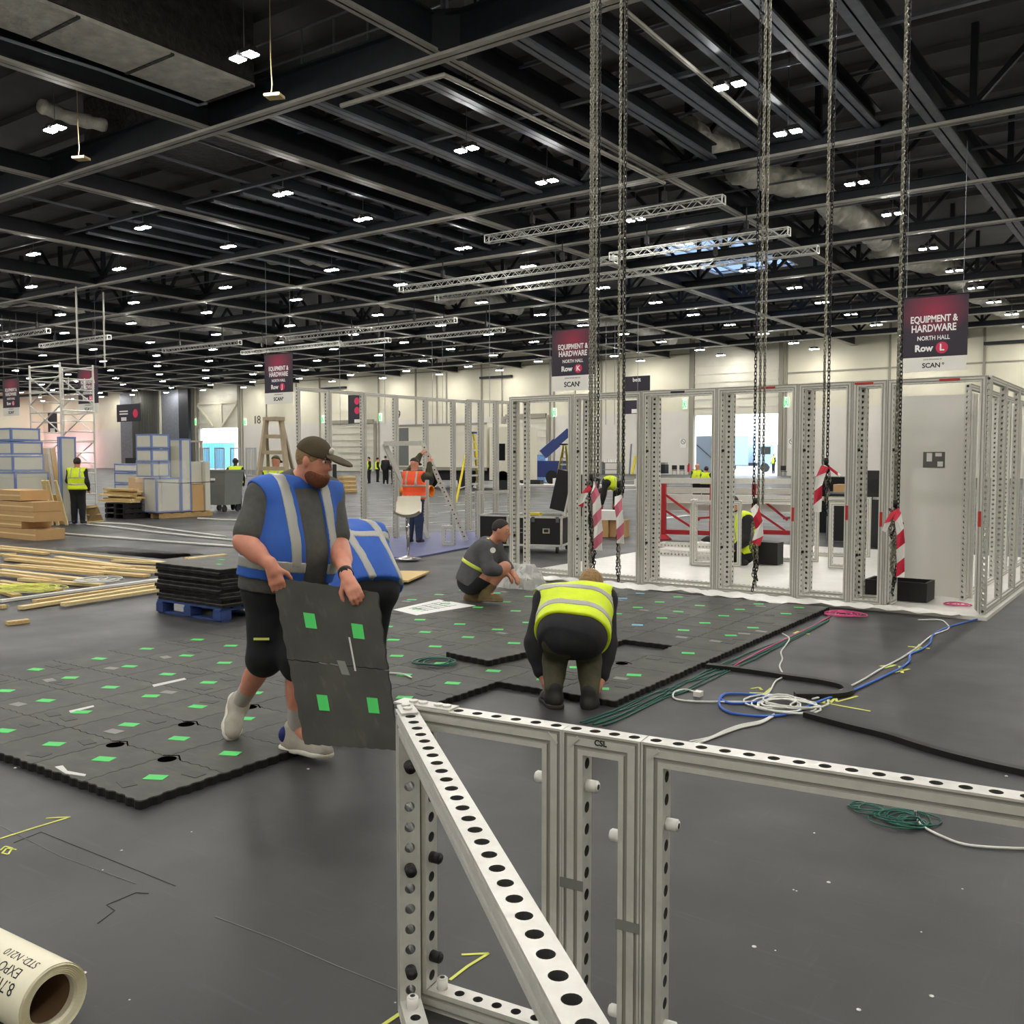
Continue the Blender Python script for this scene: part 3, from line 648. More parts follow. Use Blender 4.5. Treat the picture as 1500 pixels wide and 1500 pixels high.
c = G(715, 955, TT * 2); lo = link('rubber_floor_tile', TILE, None, (c.x, c.y, TT + .004), (0, 0, -.12)); tag(lo, 'loose rubber tile lying on top of the laid floor', 'floor tile')
# the spare tiles on the blue pallet
pa, pb = G(229, 897), G(322, 912); yv = V((0, 1, 0)); PW = max(.9, (pb - pa).length); PD = 1.0
pt = thing('pallet', 'blue wooden pallet under the stack of black rubber tiles', 'pallet', (pa.x, pa.y, 0))
m = MB().use('pallet_blue')
for k in range(7): MB().use('pallet_blue').box((PW / 2, .07 + k * (PD - .14) / 6, .135), (PW, .11, .02)).obj('top_slat', pt)
for k in range(3): MB().use('pallet_blue').box((.06 + k * (PW - .12) / 2, PD / 2, .115), (.1, PD, .02)).obj('cross_slat', pt)
for k in range(3):
    for q in range(3): MB().use('pallet_blue').box((.06 + k * (PW - .12) / 2, .07 + q * (PD - .14) / 2, .06), (.12, .14, .09)).obj('block', pt)
for q in range(3): MB().use('pallet_blue').box((PW / 2, .07 + q * (PD - .14) / 2, .01), (PW, .1, .02)).obj('base_slat', pt)
SL = tile_mb(PW * 1.01, .98, .034); m2 = SL.mesh('rubber_tile_slab')
for k in range(11):
    r = random.Random(k); o = link('rubber_tile_slab', m2, None, (pa.x + PW / 2 + r.uniform(-.02, .02), pa.y + PD / 2 + r.uniform(-.02, .02), .1455 + k * .0365), (0, 0, r.uniform(-.02, .02)))
    if k == 10:
        tag(o, 'topmost black rubber slab of the stack on the blue pallet', 'rubber slab', 'rubber slabs stacked on the blue pallet')
        for a, b in ((-.2, .1), (.15, -.2), (.1, .3)): link('tape_patch', patch_mesh('tape_green', .09, .06, .0355), o, (a, b, 0))
    else: tag(o, 'black rubber slab below the top one, stacked on the blue pallet', 'rubber slab', 'rubber slabs stacked on the blue pallet')
# the panel being carried
TLc, TRc, BRc, BLc = D(400, 846, 5.03), D(553, 868, 4.98), D(585, 1099, 4.78), D(447, 1090, 4.84)
def pan(u, v): return (TLc * (1 - u) + TRc * u) * (1 - v) + (BLc * (1 - u) + BRc * u) * v
pn = (TRc - TLc).cross(BLc - TLc).normalized()
if pn.dot(FW) > 0: pn = -pn
cp = thing('rubber_tile_panel', 'two joined black rubber tiles with four green tape squares carried by the man in blue', 'floor tile panel', BLc.lerp(BRc, .5))
def wedge(u0, u1, v0, v1, th, n=26, wavy=True):
    P = []
    def off(s): return .006 * math.sin(s * 55) if wavy else 0
    for k in range(n): u = u0 + (u1 - u0) * k / n; P.append((u, v0 + off(u) * .5))
    for k in range(n): v = v0 + (v1 - v0) * k / n; P.append((u1 + off(v), v))
    for k in range(n): u = u1 + (u0 - u1) * k / n; P.append((u, v1 + off(u) * .5))
    for k in range(n): v = v1 + (v0 - v1) * k / n; P.append((u0 + off(v + .05), v))
    return P
def slab(P, k0, k1, t0, t1):
    a = [pan(u, v) + pn * t1 for u, v in P]; b = [pan(u, v) + pn * t0 for u, v in P]; n = len(P)
    m = MB().use(k0).add(a, [tuple(range(n))]); m.use(k1).add(a + b, [(i, n + i, n + (i + 1) % n, (i + 1) % n) for i in range(n)] + [tuple(range(2 * n - 1, n - 1, -1))]); return m
for v0, v1 in ((0, .50), (.505, 1.)):
    q = wobj(slab(wedge(0, 1, v0, v1, 0), 'tile', 'tile_edge', -.02, .018), 'tile', cp)
for (u, v) in ((.30, .245), (.76, .275), (.285, .745), (.80, .735)):
    wobj(slab([(u - .055, v - .047), (u + .055, v - .047), (u + .055, v + .047), (u - .055, v + .047)], 'tape_green', 'tape_green', .018, .020), 'tape_patch', cp)
wobj(slab([(.50, .475), (.58, .475), (.61, .56), (.53, .56)], 'tape_grey', 'tape_grey', .018, .0195), 'worn_tape_patch', cp)
wobj(slab([(.655, .32), (.672, .32), (.682, .53), (.665, .53)], 'white_tape', 'white_tape', .018, .0195), 'tape_strip', cp)
for i, pts in enumerate((((223, 1003), (270, 993), (273, 995), (225, 1006)), ((101, 1041), (137, 1033), (138, 1035), (103, 1044)), ((80, 1123), (92, 1121), (99, 1129), (126, 1134), (124, 1137), (96, 1133)))):
    z = TT + .002 + .001 * (i == 9); tag(MB().use('white_tape').poly([G(a, b, z) for a, b in pts], -.002).obj('tape_scrap'), ('long white tape strip on the laid floor behind the carrier', 'short pale tape strip on the laid floor by the picture edge', 'torn white tape scrap near the front edge of the laid floor')[i], 'tape')

# ================================================================ PERFORATED ALUMINIUM FRAMES
FWD_, PI2 = .062, math.pi / 2
def rail_mb(L, n, seg=10, mitre=True):
    """profile along x (0..L), depth y, outer face z=0 and inner face z=-W, round holes through"""
    W = .062; hd = .031; p = L / n; r = .0155; m = MB()
    def plate(z, i0, i1, flip):
        m.use('alu')
        for i in range(i0, i1):
            cx = (i + .5) * p; ring = []; sq = []
            for k in range(seg):
                t = 2 * math.pi * (k + .5) / seg; c, s_ = math.cos(t), math.sin(t); ring.append((cx + r * c, r * s_, z)); q = max(abs(c) / (p / 2), abs(s_) / hd); sq.append((cx + c / q, s_ / q, z))
            # square corners: snap
            fs = [(k, (k + 1) % seg, seg + (k + 1) % seg, seg + k) for k in range(seg)]
            for a, b in ((-1, -1), (1, -1), (1, 1), (-1, 1)):
                pass
            m.add(ring + sq, fs if not flip else [f[::-1] for f in fs])
            cor = []
            for k in range(seg):
                k2 = (k + 1) % seg; A, Bq = sq[k], sq[k2]
                if abs(A[0] - Bq[0]) > 1e-6 and abs(A[1] - Bq[1]) > 1e-6:
                    cxn = A[0] if abs(abs(A[0] - cx) - p / 2) < 1e-6 else Bq[0]; cyn = A[1] if abs(abs(A[1]) - hd) < 1e-6 else Bq[1]
                    m.add([A, Bq, (cxn, cyn, z)], [(0, 2, 1)] if not flip else [(0, 1, 2)])
    plate(0, 0, n, False); plate(-W, 1, n - 1, True)
    m.use('alu_dark')
    for i in range(n):
        cx = (i + .5) * p; z1 = -W if 0 < i < n - 1 else -.02; vs = []
        for z in (0, z1):
            for k in range(seg): t = 2 * math.pi * (k + .5) / seg; vs.append((cx + r * math.cos(t), r * math.sin(t), z))
        m.add(vs, [(k, seg + k, seg + (k + 1) % seg, (k + 1) % seg) for k in range(seg)])
    prof = [(0, 1), (-.006, 1), (-.008, .86), (-.013, .86), (-.015, 1), (-.036, 1), (-.038, .86), (-.045, .86), (-.047, 1), (-W, 1)]
    for s in (-1, 1):
        vs = []
        for z, y in prof: vs += [(-z if mitre else 0, s * y * hd, z), (L + z if mitre else L, s * y * hd, z)]
        for grp_, kk in (((0, 4, 8), 'alu_side'), ((1, 2, 3, 5, 6, 7), 'alu_groove')):
            m.use(kk); fs = [(2 * i, 2 * i + 1, 2 * i + 3, 2 * i + 2) for i in range(len(prof) - 1) if i in grp_]
            m.add(vs, fs if s < 0 else [f[::-1] for f in fs])
    return m
_rails = {}
def rail(L, seg=8):
    n = max(3, int(round(L / .062))); k = (round(L, 3), seg)
    if k not in _rails: _rails[k] = rail_mb(L, n, seg).mesh('frame_rail')
    return _rails[k]
def frame(w, h, label, loc, rz=0., group=None, seg=8, parts=('bottom', 'top', 'left', 'right'), tilt=None):
    t = thing('aluminium_frame', label, 'frame', loc, rz, group)
    if 'top' in parts: link('top_rail', rail(w, seg), t, (0, 0, h))
    if 'bottom' in parts: link('bottom_rail', rail(w, seg), t, (w, 0, 0), (0, math.pi, 0))
    if 'left' in parts: link('post', rail(h, seg), t, (0, 0, 0), (0, -PI2, 0))
    if 'right' in parts: link('post', rail(h, seg), t, (w, 0, h), (0, PI2, 0))
    return t
# --- the low frames in front of the camera
hz = .93
A = G(606, 1031, hz); A.z = 0; Rp = G(1500, 1166, hz); dirR = math.atan2(Rp.y - A.y, Rp.x - A.x)
ux = V((math.cos(dirR), math.sin(dirR), 0))
def pxtop(px):       # parameter along the right-hand line where it meets pixel column px
    r = ray(px, 1060); best = None
    for k in range(4000):
        s = k * .001; p = A + ux * s; v = p + V((0, 0, hz)) - CAM
        if 750 + F * v.dot(RT) / v.dot(FW) >= px: return s
    return 2.
s1, s2 = pxtop(830), pxtop(944)
sA = pxtop(597)
w1, w2, w3 = s1 - 0.0, s2 - s1, .992
f1 = frame(w1, hz, 'low perforated aluminium frame at the near corner, wide opening', A, dirR, 'low aluminium frames by the camera', 16)
f2 = frame(w2 - .002, hz, 'narrow low aluminium frame with taped posts between two wider frames', A + ux * (s1 + .001), dirR, 'low aluminium frames by the camera', 16)
f3 = frame(1.116, hz, 'low aluminium frame running out past the right picture edge', A + ux * (s2 + .001), dirR, 'low aluminium frames by the camera', 16)
Dp = G(893, 1500, hz); dirD = math.atan2(Dp.y - A.y, Dp.x - A.x); ud = V((math.cos(dirD), math.sin(dirD), 0)); ud_n = V((-ud.y, ud.x, 0))
A2 = A + V((-.03, -.015, 0)) - ud_n * .0
f4 = frame(1.984, hz, 'low aluminium frame whose top rail runs toward the camera', A + ud * .035 + V((-.012, -.03, 0)), dirD, 'low aluminium frames by the camera', 16)
def plug(par, loc, k, axis, n='locking_plug', r=.017, L=.03):
    a = V(axis); loc = V(loc); m = MB().use(k).cyl(loc, loc + a * L, r, 14).cyl(loc + a * L, loc + a * (L + .004), r * .8, 14); m.use('black').cyl(loc + a * (L + .0041), loc + a * (L + .005), r * .45, 10)
    m.obj(n, par, True)
for z in (.775, .465, .155): plug(f1, (.062, 0, z), 'black', (1, 0, 0)); plug(f4, (.062, 0, z), 'black', (1, 0, 0))
plug(f1, (w1 - .062, 0, .775), 'white', (-1, 0, 0)); plug(f2, (.062, 0, .775), 'white', (1, 0, 0)); plug(f2, (w2 - .064, 0, .65), 'white', (-1, 0, 0)); plug(f2, (w2 - .064, 0, .155), 'white', (-1, 0, 0))
plug(f3, (.062, 0, .71), 'white', (1, 0, 0)); plug(f3, (.062, 0, .155), 'white', (1, 0, 0))
plug(f1, (.10, 0, .062), 'white', (0, 0, 1)); plug(f4, (.10, 0, .062), 'white', (0, 0, 1))
for par, x, z, w in ((f2, .03, .50, .07), (f2, w2 - .035, .42, .07)): MB().use('tape_grey').box((x, -.0325, z), (w, .002, .028)).obj('tape_band', par)
for par, xs_ in ((f1, (.03,)), (f1, (w1 - .03,)), (f2, (.035,)), (f3, (.035,))):
    for x in xs_: MB().use('alu').beam((x - .014, -.033, hz - .014 if x > .1 else hz - .042), (x + .014, -.033, hz - .042 if x > .1 else hz - .014), .010, .004, (0, 1, 0)).obj('corner_key', par)
m = MB().use('alu').box((.045, 0, hz + .003), (.20, .058, .006)); 
for x in (.0, .035, .09, .12): m.cyl((x, .0, hz + .006), (x, 0, hz + .012), .014, 12)
m.obj('corner_plate', f1)
m = MB().use('alu').box((.03, 0, hz + .004), (.10, .05, .006)); 
for x in (.0, .04): m.cyl((x, 0, hz + .006), (x, 0, hz + .013), .014, 12)
m.obj('corner_plate', f4)
lt = link('lettering', text_mesh('CSL', .022, 'text_black', .0005, .0006), f2, (w2 / 2, -.0325, hz - .022), (PI2, 0, 0))
# ================================================================ THE BOOTH OF TALL FRAMES
YF = 10.78; HB = 2.48; zb = .05
bx = [-7.76, -6.72, -5.69, -4.67, -3.68, -3.07, -2.70, -1.72]
fl = thing('booth_floor', 'white plastic-covered low floor under the tall frame booth', 'platform', (-4.75, 14.3, 0))
m = MB().use('film'); n1, n2 = 60, 60; X0, X1, Y0, Y1 = -7.85, -1.66, YF - .06, 17.6; rr = random.Random(5)
vs = [(X0 + (X1 - X0) * i / n1 + 4.75, Y0 + (Y1 - Y0) * j / n2 - 14.3, zb - .012 + (rr.uniform(0, .012) if 0 < i < n1 and 0 < j < n2 else 0)) for j in range(n2 + 1) for i in range(n1 + 1)]
m.add(vs, [(j * (n1 + 1) + i, j * (n1 + 1) + i + 1, (j + 1) * (n1 + 1) + i + 1, (j + 1) * (n1 + 1) + i) for j in range(n2) for i in range(n1)])
m.obj('plastic_film', fl, True)
MB().use('white_panel').lohi((X0 + 4.75, Y0 - 14.3, 0), (X1 + 4.75, Y1 - 14.3, zb - .014)).obj('base_board', fl)
# loose film strip spilling out in front
m = MB().use('film'); N = 80
for k in range(N + 1):
    s = k / N; x = -8.2 + s * 6.3; w = .22 + .10 * math.sin(s * 21) + .06 * math.sin(s * 47)
    if s > .82: w *= (1 - s) / .18 * .8 + .1
    for q in range(5): m.v.append((x, YF - .1 - w * q / 4, TT + .004 + (.05 - .02) * (1 - q / 4) + .012 * math.sin(k * 1.7 + q * 2.3)))
for k in range(N):
    for q in range(4): a = k * 5 + q; m.f.append([a, a + 5, a + 6, a + 1]); m.mi.append(0)
tag(m.obj('plastic_film', None, True), 'crinkled white film strip spilling along the booth front', 'film')
nm = ['first tall frame bay of the booth, behind the crouching man', 'second tall frame bay, behind the thickest chain', 'third tall frame bay, just after the second chain', 'fourth tall frame bay, framing the seated figure', 'fifth, narrower tall frame bay with the shortest chain', 'slim tall frame beside the white door bay', 'tall frame of the bay holding the white door panel']
for lay, y in ((0, YF), (1, YF + .37)):
    for k in range(7):
        w = bx[k + 1] - bx[k] - .004
        if lay and k == 6: continue
        pts = ('bottom', 'top', 'left', 'right') if k < 6 or lay else ('top', 'left', 'right')
        f = frame(w, HB, nm[k] + (', rear layer' if lay else ', front layer'), (bx[k], y, zb), 0, 'tall frames of the booth front', 8, pts)
        if not lay:
            if k in (3, 5, 6): MB().use('red_print').box((.62 if k != 5 else .12, -.032, HB - .03), (.20, .002, .022)).obj('red_label', f)
            if k in (3, 4, 5, 6): MB().use('red_print').box((w - .035, -.032, 1.06 - .06 * k % .1), (.03, .002, .16)).obj('red_label', f)
            if k == 2: MB().use('banner').box((.5, -.032, HB - .035), (.19, .002, .026)).obj('dark_label', f)
            for z in (1.72, .55): plug(f, (.062, 0, z), 'black', (1, 0, 0), L=.02)
# right side wall, two layers
for k in range(6):
    frame(.99, HB, 'tall side wall frame of the booth, number %s back from the corner' % ('one', 'two', 'three', 'four', 'five', 'six')[k], (-1.72, YF + .04 + k * .992, zb), PI2, 'tall frames of the booth side')
    if k: frame(.99, HB, 'inner side wall frame of the booth, place %s behind the corner' % ('', 'two', 'three', 'four', 'five', 'six')[k], (-2.09, YF + .04 + k * .992, zb), PI2, 'tall frames of the booth side')
# left end wall and roof ties
for k in range(2): frame(.30, HB, 'slim tall end frame at the left end of the booth, %s' % ('front', 'back')[k], (-7.70, YF + .035 + k * .0, zb), PI2, 'tall frames of the booth end') if k == 0 else None
for k in range(1, 7): frame(.30, HB, 'slim cross frame tying the booth layers at joint %s' % ('', 'one', 'two', 'three', 'four', 'five', 'six')[k], (bx[k] + .03, YF + .035, zb), PI2, 'tall frames of the booth end')
# white door panel standing inside
yd = 12.0; a, b = XatY(1316, yd), XatY(1424, yd)
t = thing('door_panel', 'plain white door panel with a small dark picture, standing in the right booth bay', 'panel', ((a + b) / 2, yd, zb)); w = b - a; hd_ = YP(1370, 579, yd).z - zb
MB().use('white_panel').box((0, 0, hd_ / 2), (w, .04, hd_)).obj('panel_sheet', t)
MB().use('alu').box((-w / 2 - .02, 0, hd_ / 2), (.03, .05, hd_)).obj('edge_strip', t); MB().use('alu').box((w / 2 + .02, 0, hd_ / 2), (.03, .05, hd_)).obj('edge_strip', t)
z0, z1 = YP(1368, 685, yd).z - zb, YP(1368, 662, yd).z - zb; xc = XatY(1368, yd) - (a + b) / 2
p = MB().use('alu_dark').box((xc, -.022, (z0 + z1) / 2), (.24, .004, z1 - z0)); p.use('white').box((xc - .05, -.026, (z0 + z1) / 2 + .03), (.06, .004, .10)).box((xc + .05, -.026, (z0 + z1) / 2 + .06), (.07, .004, .04)).box((xc + .07, -.026, (z0 + z1) / 2 - .05), (.06, .004, .06)).obj('picture_plate', t)
# black box by the last chain
c = G(1298, 884, zb); t = thing('chain_box', 'black open box standing behind the last booth post', 'box', (c.x + .02, 11.52, zb))
m = MB().use('black')
for lo, hi in (((-.34, -.2, 0), (.34, -.17, .22)), ((-.34, .17, 0), (.34, .2, .22)), ((-.34, -.17, 0), (-.31, .17, .22)), ((.31, -.17, 0), (.34, .17, .22)), ((-.31, -.17, 0), (.31, .17, .02))): m.lohi(lo, hi)
m.obj('box_body', t); MB().use('black_soft').cyl((0, -.2, .14), (0, -.215, .14), .03, 10).obj('handle', t)
# ---- low frames and things inside
P0, P1 = G(1012, 828, zb), G(1160, 827, zb); dr = math.atan2(P1.y - P0.y, P1.x - P0.x)
grp = 'waist-high frames inside the booth'
frame(.744, .992, 'waist-high frame inside the booth beside the seated figure', (P0.x, P0.y, zb), dr - .35, grp)
frame(.496, .992, 'waist-high return frame set square behind the first one', (P0.x - .02, P0.y + .06, zb), dr + 1.2, grp)
q = G(1072, 828, zb); frame(.992, .992, 'waist-high frame the seated figure leans against', (q.x + .05, q.y + .75, zb), dr - .2, grp)
q = G(1213, 832, zb); frame(.372, .992, 'waist-high narrow frame behind the shortest chain', (q.x, q.y, zb), .1, grp)
q = G(1135, 826, zb); frame(.992, .992, 'waist-high frame past the third chain, standing deeper', (q.x, q.y + 1.5, zb), .35, grp)
for k, (x, y, r) in enumerate(((962, 806, .15), (958, 815, .1), (1000, 823, .5))):
    q = G(x, y, zb); f = frame(.992 if k < 2 else .372, .372 if k < 2 else .248, ('flat aluminium frame lying on the film, upper of two', 'flat aluminium frame lying on the film, lower of two', 'short flat aluminium frame lying before the waist-high frames')[k], (q.x, q.y + .2 * k, zb + .033 + (.064 if k == 0 else 0)), r, 'frames lying on the booth floor')
    f.rotation_euler = (-PI2, 0, r)
def box_thing(name, label, cat, c, size, k, rz=0., edges=None, ek='alu', group=None, lid=True, lat=True):
    t = thing(name, label, cat, c, rz, group); w, d, h = size
    MB().use(k).box((0, 0, h / 2), (w, d, h)).obj('body', t)
    if edges:
        m = MB().use(ek); e = edges
        for x in (-1, 1):
            for y in (-1, 1): m.box((x * w / 2, y * d / 2, h / 2), (e, e, h + .004))
        for z in (0, h):
            for y in (-1, 1): m.box((0, y * d / 2, z), (w + e, e, e))
            for x in (-1, 1): m.box((x * w / 2, 0, z), (e, d + e, e))
        m.obj('edge_trim', t)
    return t
pc = G(797, 812); wA = (G(742, 810) - pc).length; cs = box_thing('flight_case', 'large black road case with metal edges and casters behind the first booth post', 'case', (pc.x - .42, pc.y + .52, .14), (.98, .95, .50), 'black', .35, .035)
for s in (-.22, .22):
    mm = MB().use('chrome').box((s, -.49, .26), (.13, .02, .09)); mm.use('black').box((s, -.502, .26), (.08, .01, .05)); mm.obj('handle', cs)
    MB().use('chrome').box((s + .2, -.485, .46), (.06, .02, .10)).obj('latch', cs)
for x in (-.4, .4):
    for y in (-.4, .4): MB().use('boot_black').cyl((x - .02, y, -.08), (x + .02, y, -.08), .06, 12).obj('caster', cs)
ld = thing('case_lid', 'black road case lid leaning upright on the road case', 'case lid', (pc.x - .05, pc.y + .95, .672), .3)
a_, b_ = V((.0, 0, 0)), V((.16, .0, .72))
MB().use('black').beam(a_, b_, .8, .09, (0, 1, 0)).obj('lid_shell', ld)
m = MB().use('alu')
for y in (-.4, .4): m.beam(a_ + V((0, y, 0)), b_ + V((0, y, 0)), .03, .11, (0, 1, 0))
m.beam(b_ + V((0, -.4, 0)), b_ + V((0, .4, 0)), .11, .03); m.beam(a_ + V((0, -.4, .0)), a_ + V((0, .4, 0)), .11, .03); m.obj('edge_trim', ld)
tag(MB().use('ladder_yellow').box((pc.x - .45, pc.y + .3, .685), (.36, .10, .04)).obj('spirit_level'), 'short yellow tool lying on the road case', 'tool')
cs2 = box_thing('flight_case', 'second black road case, low, half behind the crouching man', 'case', (pc.x - 1.55, pc.y + .9, .05), (.7, .7, .55), 'black', .3, .03)
# red trestles carrying silver beams
def trestle(px, py, lab, L=1.0):
    c = G(px, py); t = thing('steel_trestle', lab, 'trestle', c, .2, 'red steel trestles')
    MB().use('red_steel').beam((0, 0, .03), (0, 0, 1.15), .09, .09).obj('post', t); MB().use('red_steel').lathe((0, 0, 0), [(.17, 0), (.17, .02), (.07, .10)], 8).obj('foot', t)
    MB().use('red_steel').beam((0, 0, .16), (L, 0, .16), .07, .09).obj('bottom_beam', t)
    MB().use('red_steel').beam((0, 0, .95), (L * .75, 0, .42), .045, .045).obj('brace', t); MB().use('red_steel').beam((0, 0, .62), (L * .7, 0, .2), .045, .045).obj('brace', t)
    MB().use('red_steel').beam((L * .65, 0, .45), (L * 1.3, 0, .52), .04, .04).obj('tie_bar', t)
    MB().use('red_steel').beam((L, 0, .03), (L, 0, 1.15), .09, .09).obj('post', t); return c
c1 = trestle(972, 790, 'red steel trestle seen through the third booth bay', 1.0)
c2 = trestle(1104, 790, 'red steel trestle behind the seated figure', .9)
for k, (dy, z, r) in enumerate(((0.0, 1.21, .07), (.26, 1.0, .07), (.0, .84, .10), (.3, .66, .10))):
    m = MB().use('alu_side'); a, b = V((c1.x - .6, c1.y + .1 + dy, z)), V((c2.x + 1.0, c2.y + .1 + dy, z)); m.beam(a, b, r * 1.4, r * 1.6)
    tag(m.obj('aluminium_beam'), 'long aluminium beam on the red trestles, level %s' % ('topmost', 'second', 'third', 'lowest')[k], 'beam', 'aluminium beams on the red trestles')
c = G(965, 788, 0); tag(MB().use('black_soft').lathe((c.x + 1.6, c.y - .35, 0), [(.02, 0), (.42, .01), (.45, .06), (.35, .13), (.05, .15)], 14).obj('fabric_bag', None, True), 'black bag lying on the floor under the red trestle', 'bag')
q = G(1153, 790); box_thing('draped_counter', 'black draped slim counter standing past the third chain', 'counter', (q.x + .15, q.y + 2.5, 0), (.55, .5, 1.25), 'cloth_black', .2)
q = G(1215, 800); dk = box_thing('black_crate', 'wide black equipment crate behind the shortest chain', 'crate', (q.x + .35, q.y + 1.5, .0), (1.5, .8, .98), 'black', .05, .03, 'steel_mid')
for k, (x, w, h, kk) in enumerate(((-.45, .5, .16, 'card'), (.2, .6, .10, 'card'), (.0, .3, .08, 'white'))): box_thing('cardboard_box', 'flat %s carton on the black equipment crate' % ('tan', 'long tan', 'white')[k], 'box', (q.x + .35 + x, q.y + 1.5 - .1 * k, .985 + (.17 if k == 2 else 0) - (.0 if k < 2 else .17)), (w, .35, h), kk, .05 * k)
q = G(1255, 806); sh = thing('black_rack', 'tall black equipment rack behind the slim booth posts', 'rack', (q.x + .2, q.y + .4, zb), .1)
MB().use('black').box((0, 0, .7), (.42, .5, 1.4)).obj('rack_body', sh); MB().use('black_soft').cyl((.05, -.27, 1.12), (.05, -.25, 1.12), .13, 14).obj('fan_grille', sh); MB().use('chrome').box((.1, -.26, .9), (.2, .02, .05)).obj('handle', sh)
q = G(1278, 790); tag(MB().use('wrap_dense').lathe((q.x + .15, q.y + .5, zb), [(.05, 0), (.22, .03), (.26, .12), (.18, .24), (.04, .28)], 12).obj('plastic_bundle', None, True), 'crumpled clear plastic bundle at the foot of the black rack', 'plastic')
q = G(880, 787); 
for k in range(2): box_thing('cardboard_box', 'tan carton behind the hanging red and white tapes, %s' % ('nearer', 'farther')[k], 'box', (q.x + .32 * k - .1, q.y + .2 + .22 * k, 0), (.36, .34, .36), 'card', .3)
box_thing('cardboard_box', 'white carton with red print on top of the tan cartons', 'box', (q.x + .05, q.y + .28, .365), (.5, .36, .2), 'white', .3); 
q = G(860, 760); wt = thing('work_table', 'long pale work table with clutter, beyond the road case', 'table', (q.x, q.y, 0), .25)
MB().use('alu_side').box((0, 0, .92), (4.2, .8, .05)).obj('table_top', wt)
for x in (-2, 0, 2):
    for y in (-.35, .35): MB().use('alu_side').box((x, y, .45), (.06, .06, .9)).obj('leg', wt)
for k in range(5): box_thing('equipment_box', 'small %s box on the long work table' % ('black', 'white', 'grey', 'dark', 'pale')[k], 'box', (q.x - 1.5 + .75 * k, q.y - .35 + .19 * k, .946), (.4, .3, .12 + .05 * (k % 3)), ('black', 'white', 'bin_grey', 'black_soft', 'white_panel')[k], .25)
# ---- frames round the purple floor
HT = 2.976; xw_ = -13.35; grp = 'tall frames behind the orange-vested worker'
pp = [436, 482, 533, 580, 624, 664, 690]; ysf = [XP(p, 700, xw_).y for p in pp]
for k in range(6):
    frame(ysf[k + 1] - ysf[k] - .01, HT, 'tall thin frame of the back wall, %s from the wooden ladder' % ('first', 'second', 'third', 'fourth', 'fifth', 'sixth')[k], (xw_, ysf[k], 0), PI2, grp, 6, ('top', 'left', 'right') if k else ('top', 'left', 'right', 'bottom'))
e0, e1 = G(682, 585, HT), G(748, 588, HT); de = math.atan2(e1.y - e0.y, e1.x - e0.x); Le = (e1 - e0).length
for k in range(3): p = e0.lerp(e1, k / 3); frame(Le / 3 - .01, HT, 'tall frame right of the yellow ladder, %s of the row' % ('first', 'middle', 'last')[k], (p.x, p.y, 0), de, grp, 6)
e2 = G(697, 788); frame(.992, .992, 'low frame standing before the tall frames near the crouching man', (e2.x, e2.y, 0), de, grp, 6)
pu = thing('purple_floor', 'thin purple-grey floor panel under the orange-vested worker', 'platform', G(660, 800))
pts = [G(558, 788), G(562, 818), G(600, 820), G(690, 803), G(760, 786), G(690, 780), G(640, 782)]; off = V(G(660, 800)); MB().use('carpet_purple').poly([p - off + V((0, 0, .03)) for p in pts], -.03 if False else .029).obj('panel_sheet', pu)
# leaning frame held up by the worker
tl, tr_, bl, br = D(563, 650, 19.0), D(619, 649, 18.7), G(627, 788, .03), G(683, 792, .03); lf = thing('leaning_frame', 'tilted aluminium frame held up by the orange-vested worker', 'frame', (bl + br) / 2)
for n_, a, b in (('top_rail', tl, tr_), ('side_rail', tl, bl), ('side_rail', tr_, br)): wobj(MB().use('alu_side' if n_ != 'top_rail' else 'alu').beam(a, b, .07, .09), n_, lf)
m = MB().use('black')
for s in range(1, 22): p = tr_.lerp(br, s / 22); m.cyl(p - FW * .046, p - FW * .05, .016, 6)
wobj(m, 'hole_row', lf)
# bar stool
c = G(598, 819, .03); st = thing('bar_stool', 'white shell bar stool on a chrome pole and round foot', 'stool', c, 2.2)
MB().use('chrome').lathe((0, 0, 0), [(.21, 0), (.21, .012), (.1, .035), (.03, .06)], 20).obj('round_foot', st, True); MB().use('chrome').cyl((0, 0, .05), (0, 0, .70), .024, 10).obj('pole', st, True)
m = MB().use('stool_white'); prof = [(-.24, .74), (-.2, .715), (-.05, .70), (.1, .705), (.19, .75), (.225, .85), (.235, .95), (.24, 1.02)]
vs = []
for (x, z) in prof:
    for q in range(9): t_ = (q / 8 - .5) * 2; ww = .21 if z < .9 else .19; vs.append((x - (abs(t_) ** 2) * .05 * (1 if x > .1 else 0), t_ * ww, z + .07 * abs(t_) ** 2.5 * (1 if z < .9 else 0)))
nv = len(vs); fs = [(i * 9 + q, i * 9 + q + 1, (i + 1) * 9 + q + 1, (i + 1) * 9 + q) for i in range(7) for q in range(8)]
m.add(vs + [(x, y, z - .018) for x, y, z in vs], fs + [tuple(nv + i for i in f[::-1]) for f in fs]); m.obj('seat_shell', st, True)
p = G(655, 799, .03); frame(.248, .372, 'small upright frame piece standing on the purple floor', (p.x - .12, p.y, .03), .4, None, 6)
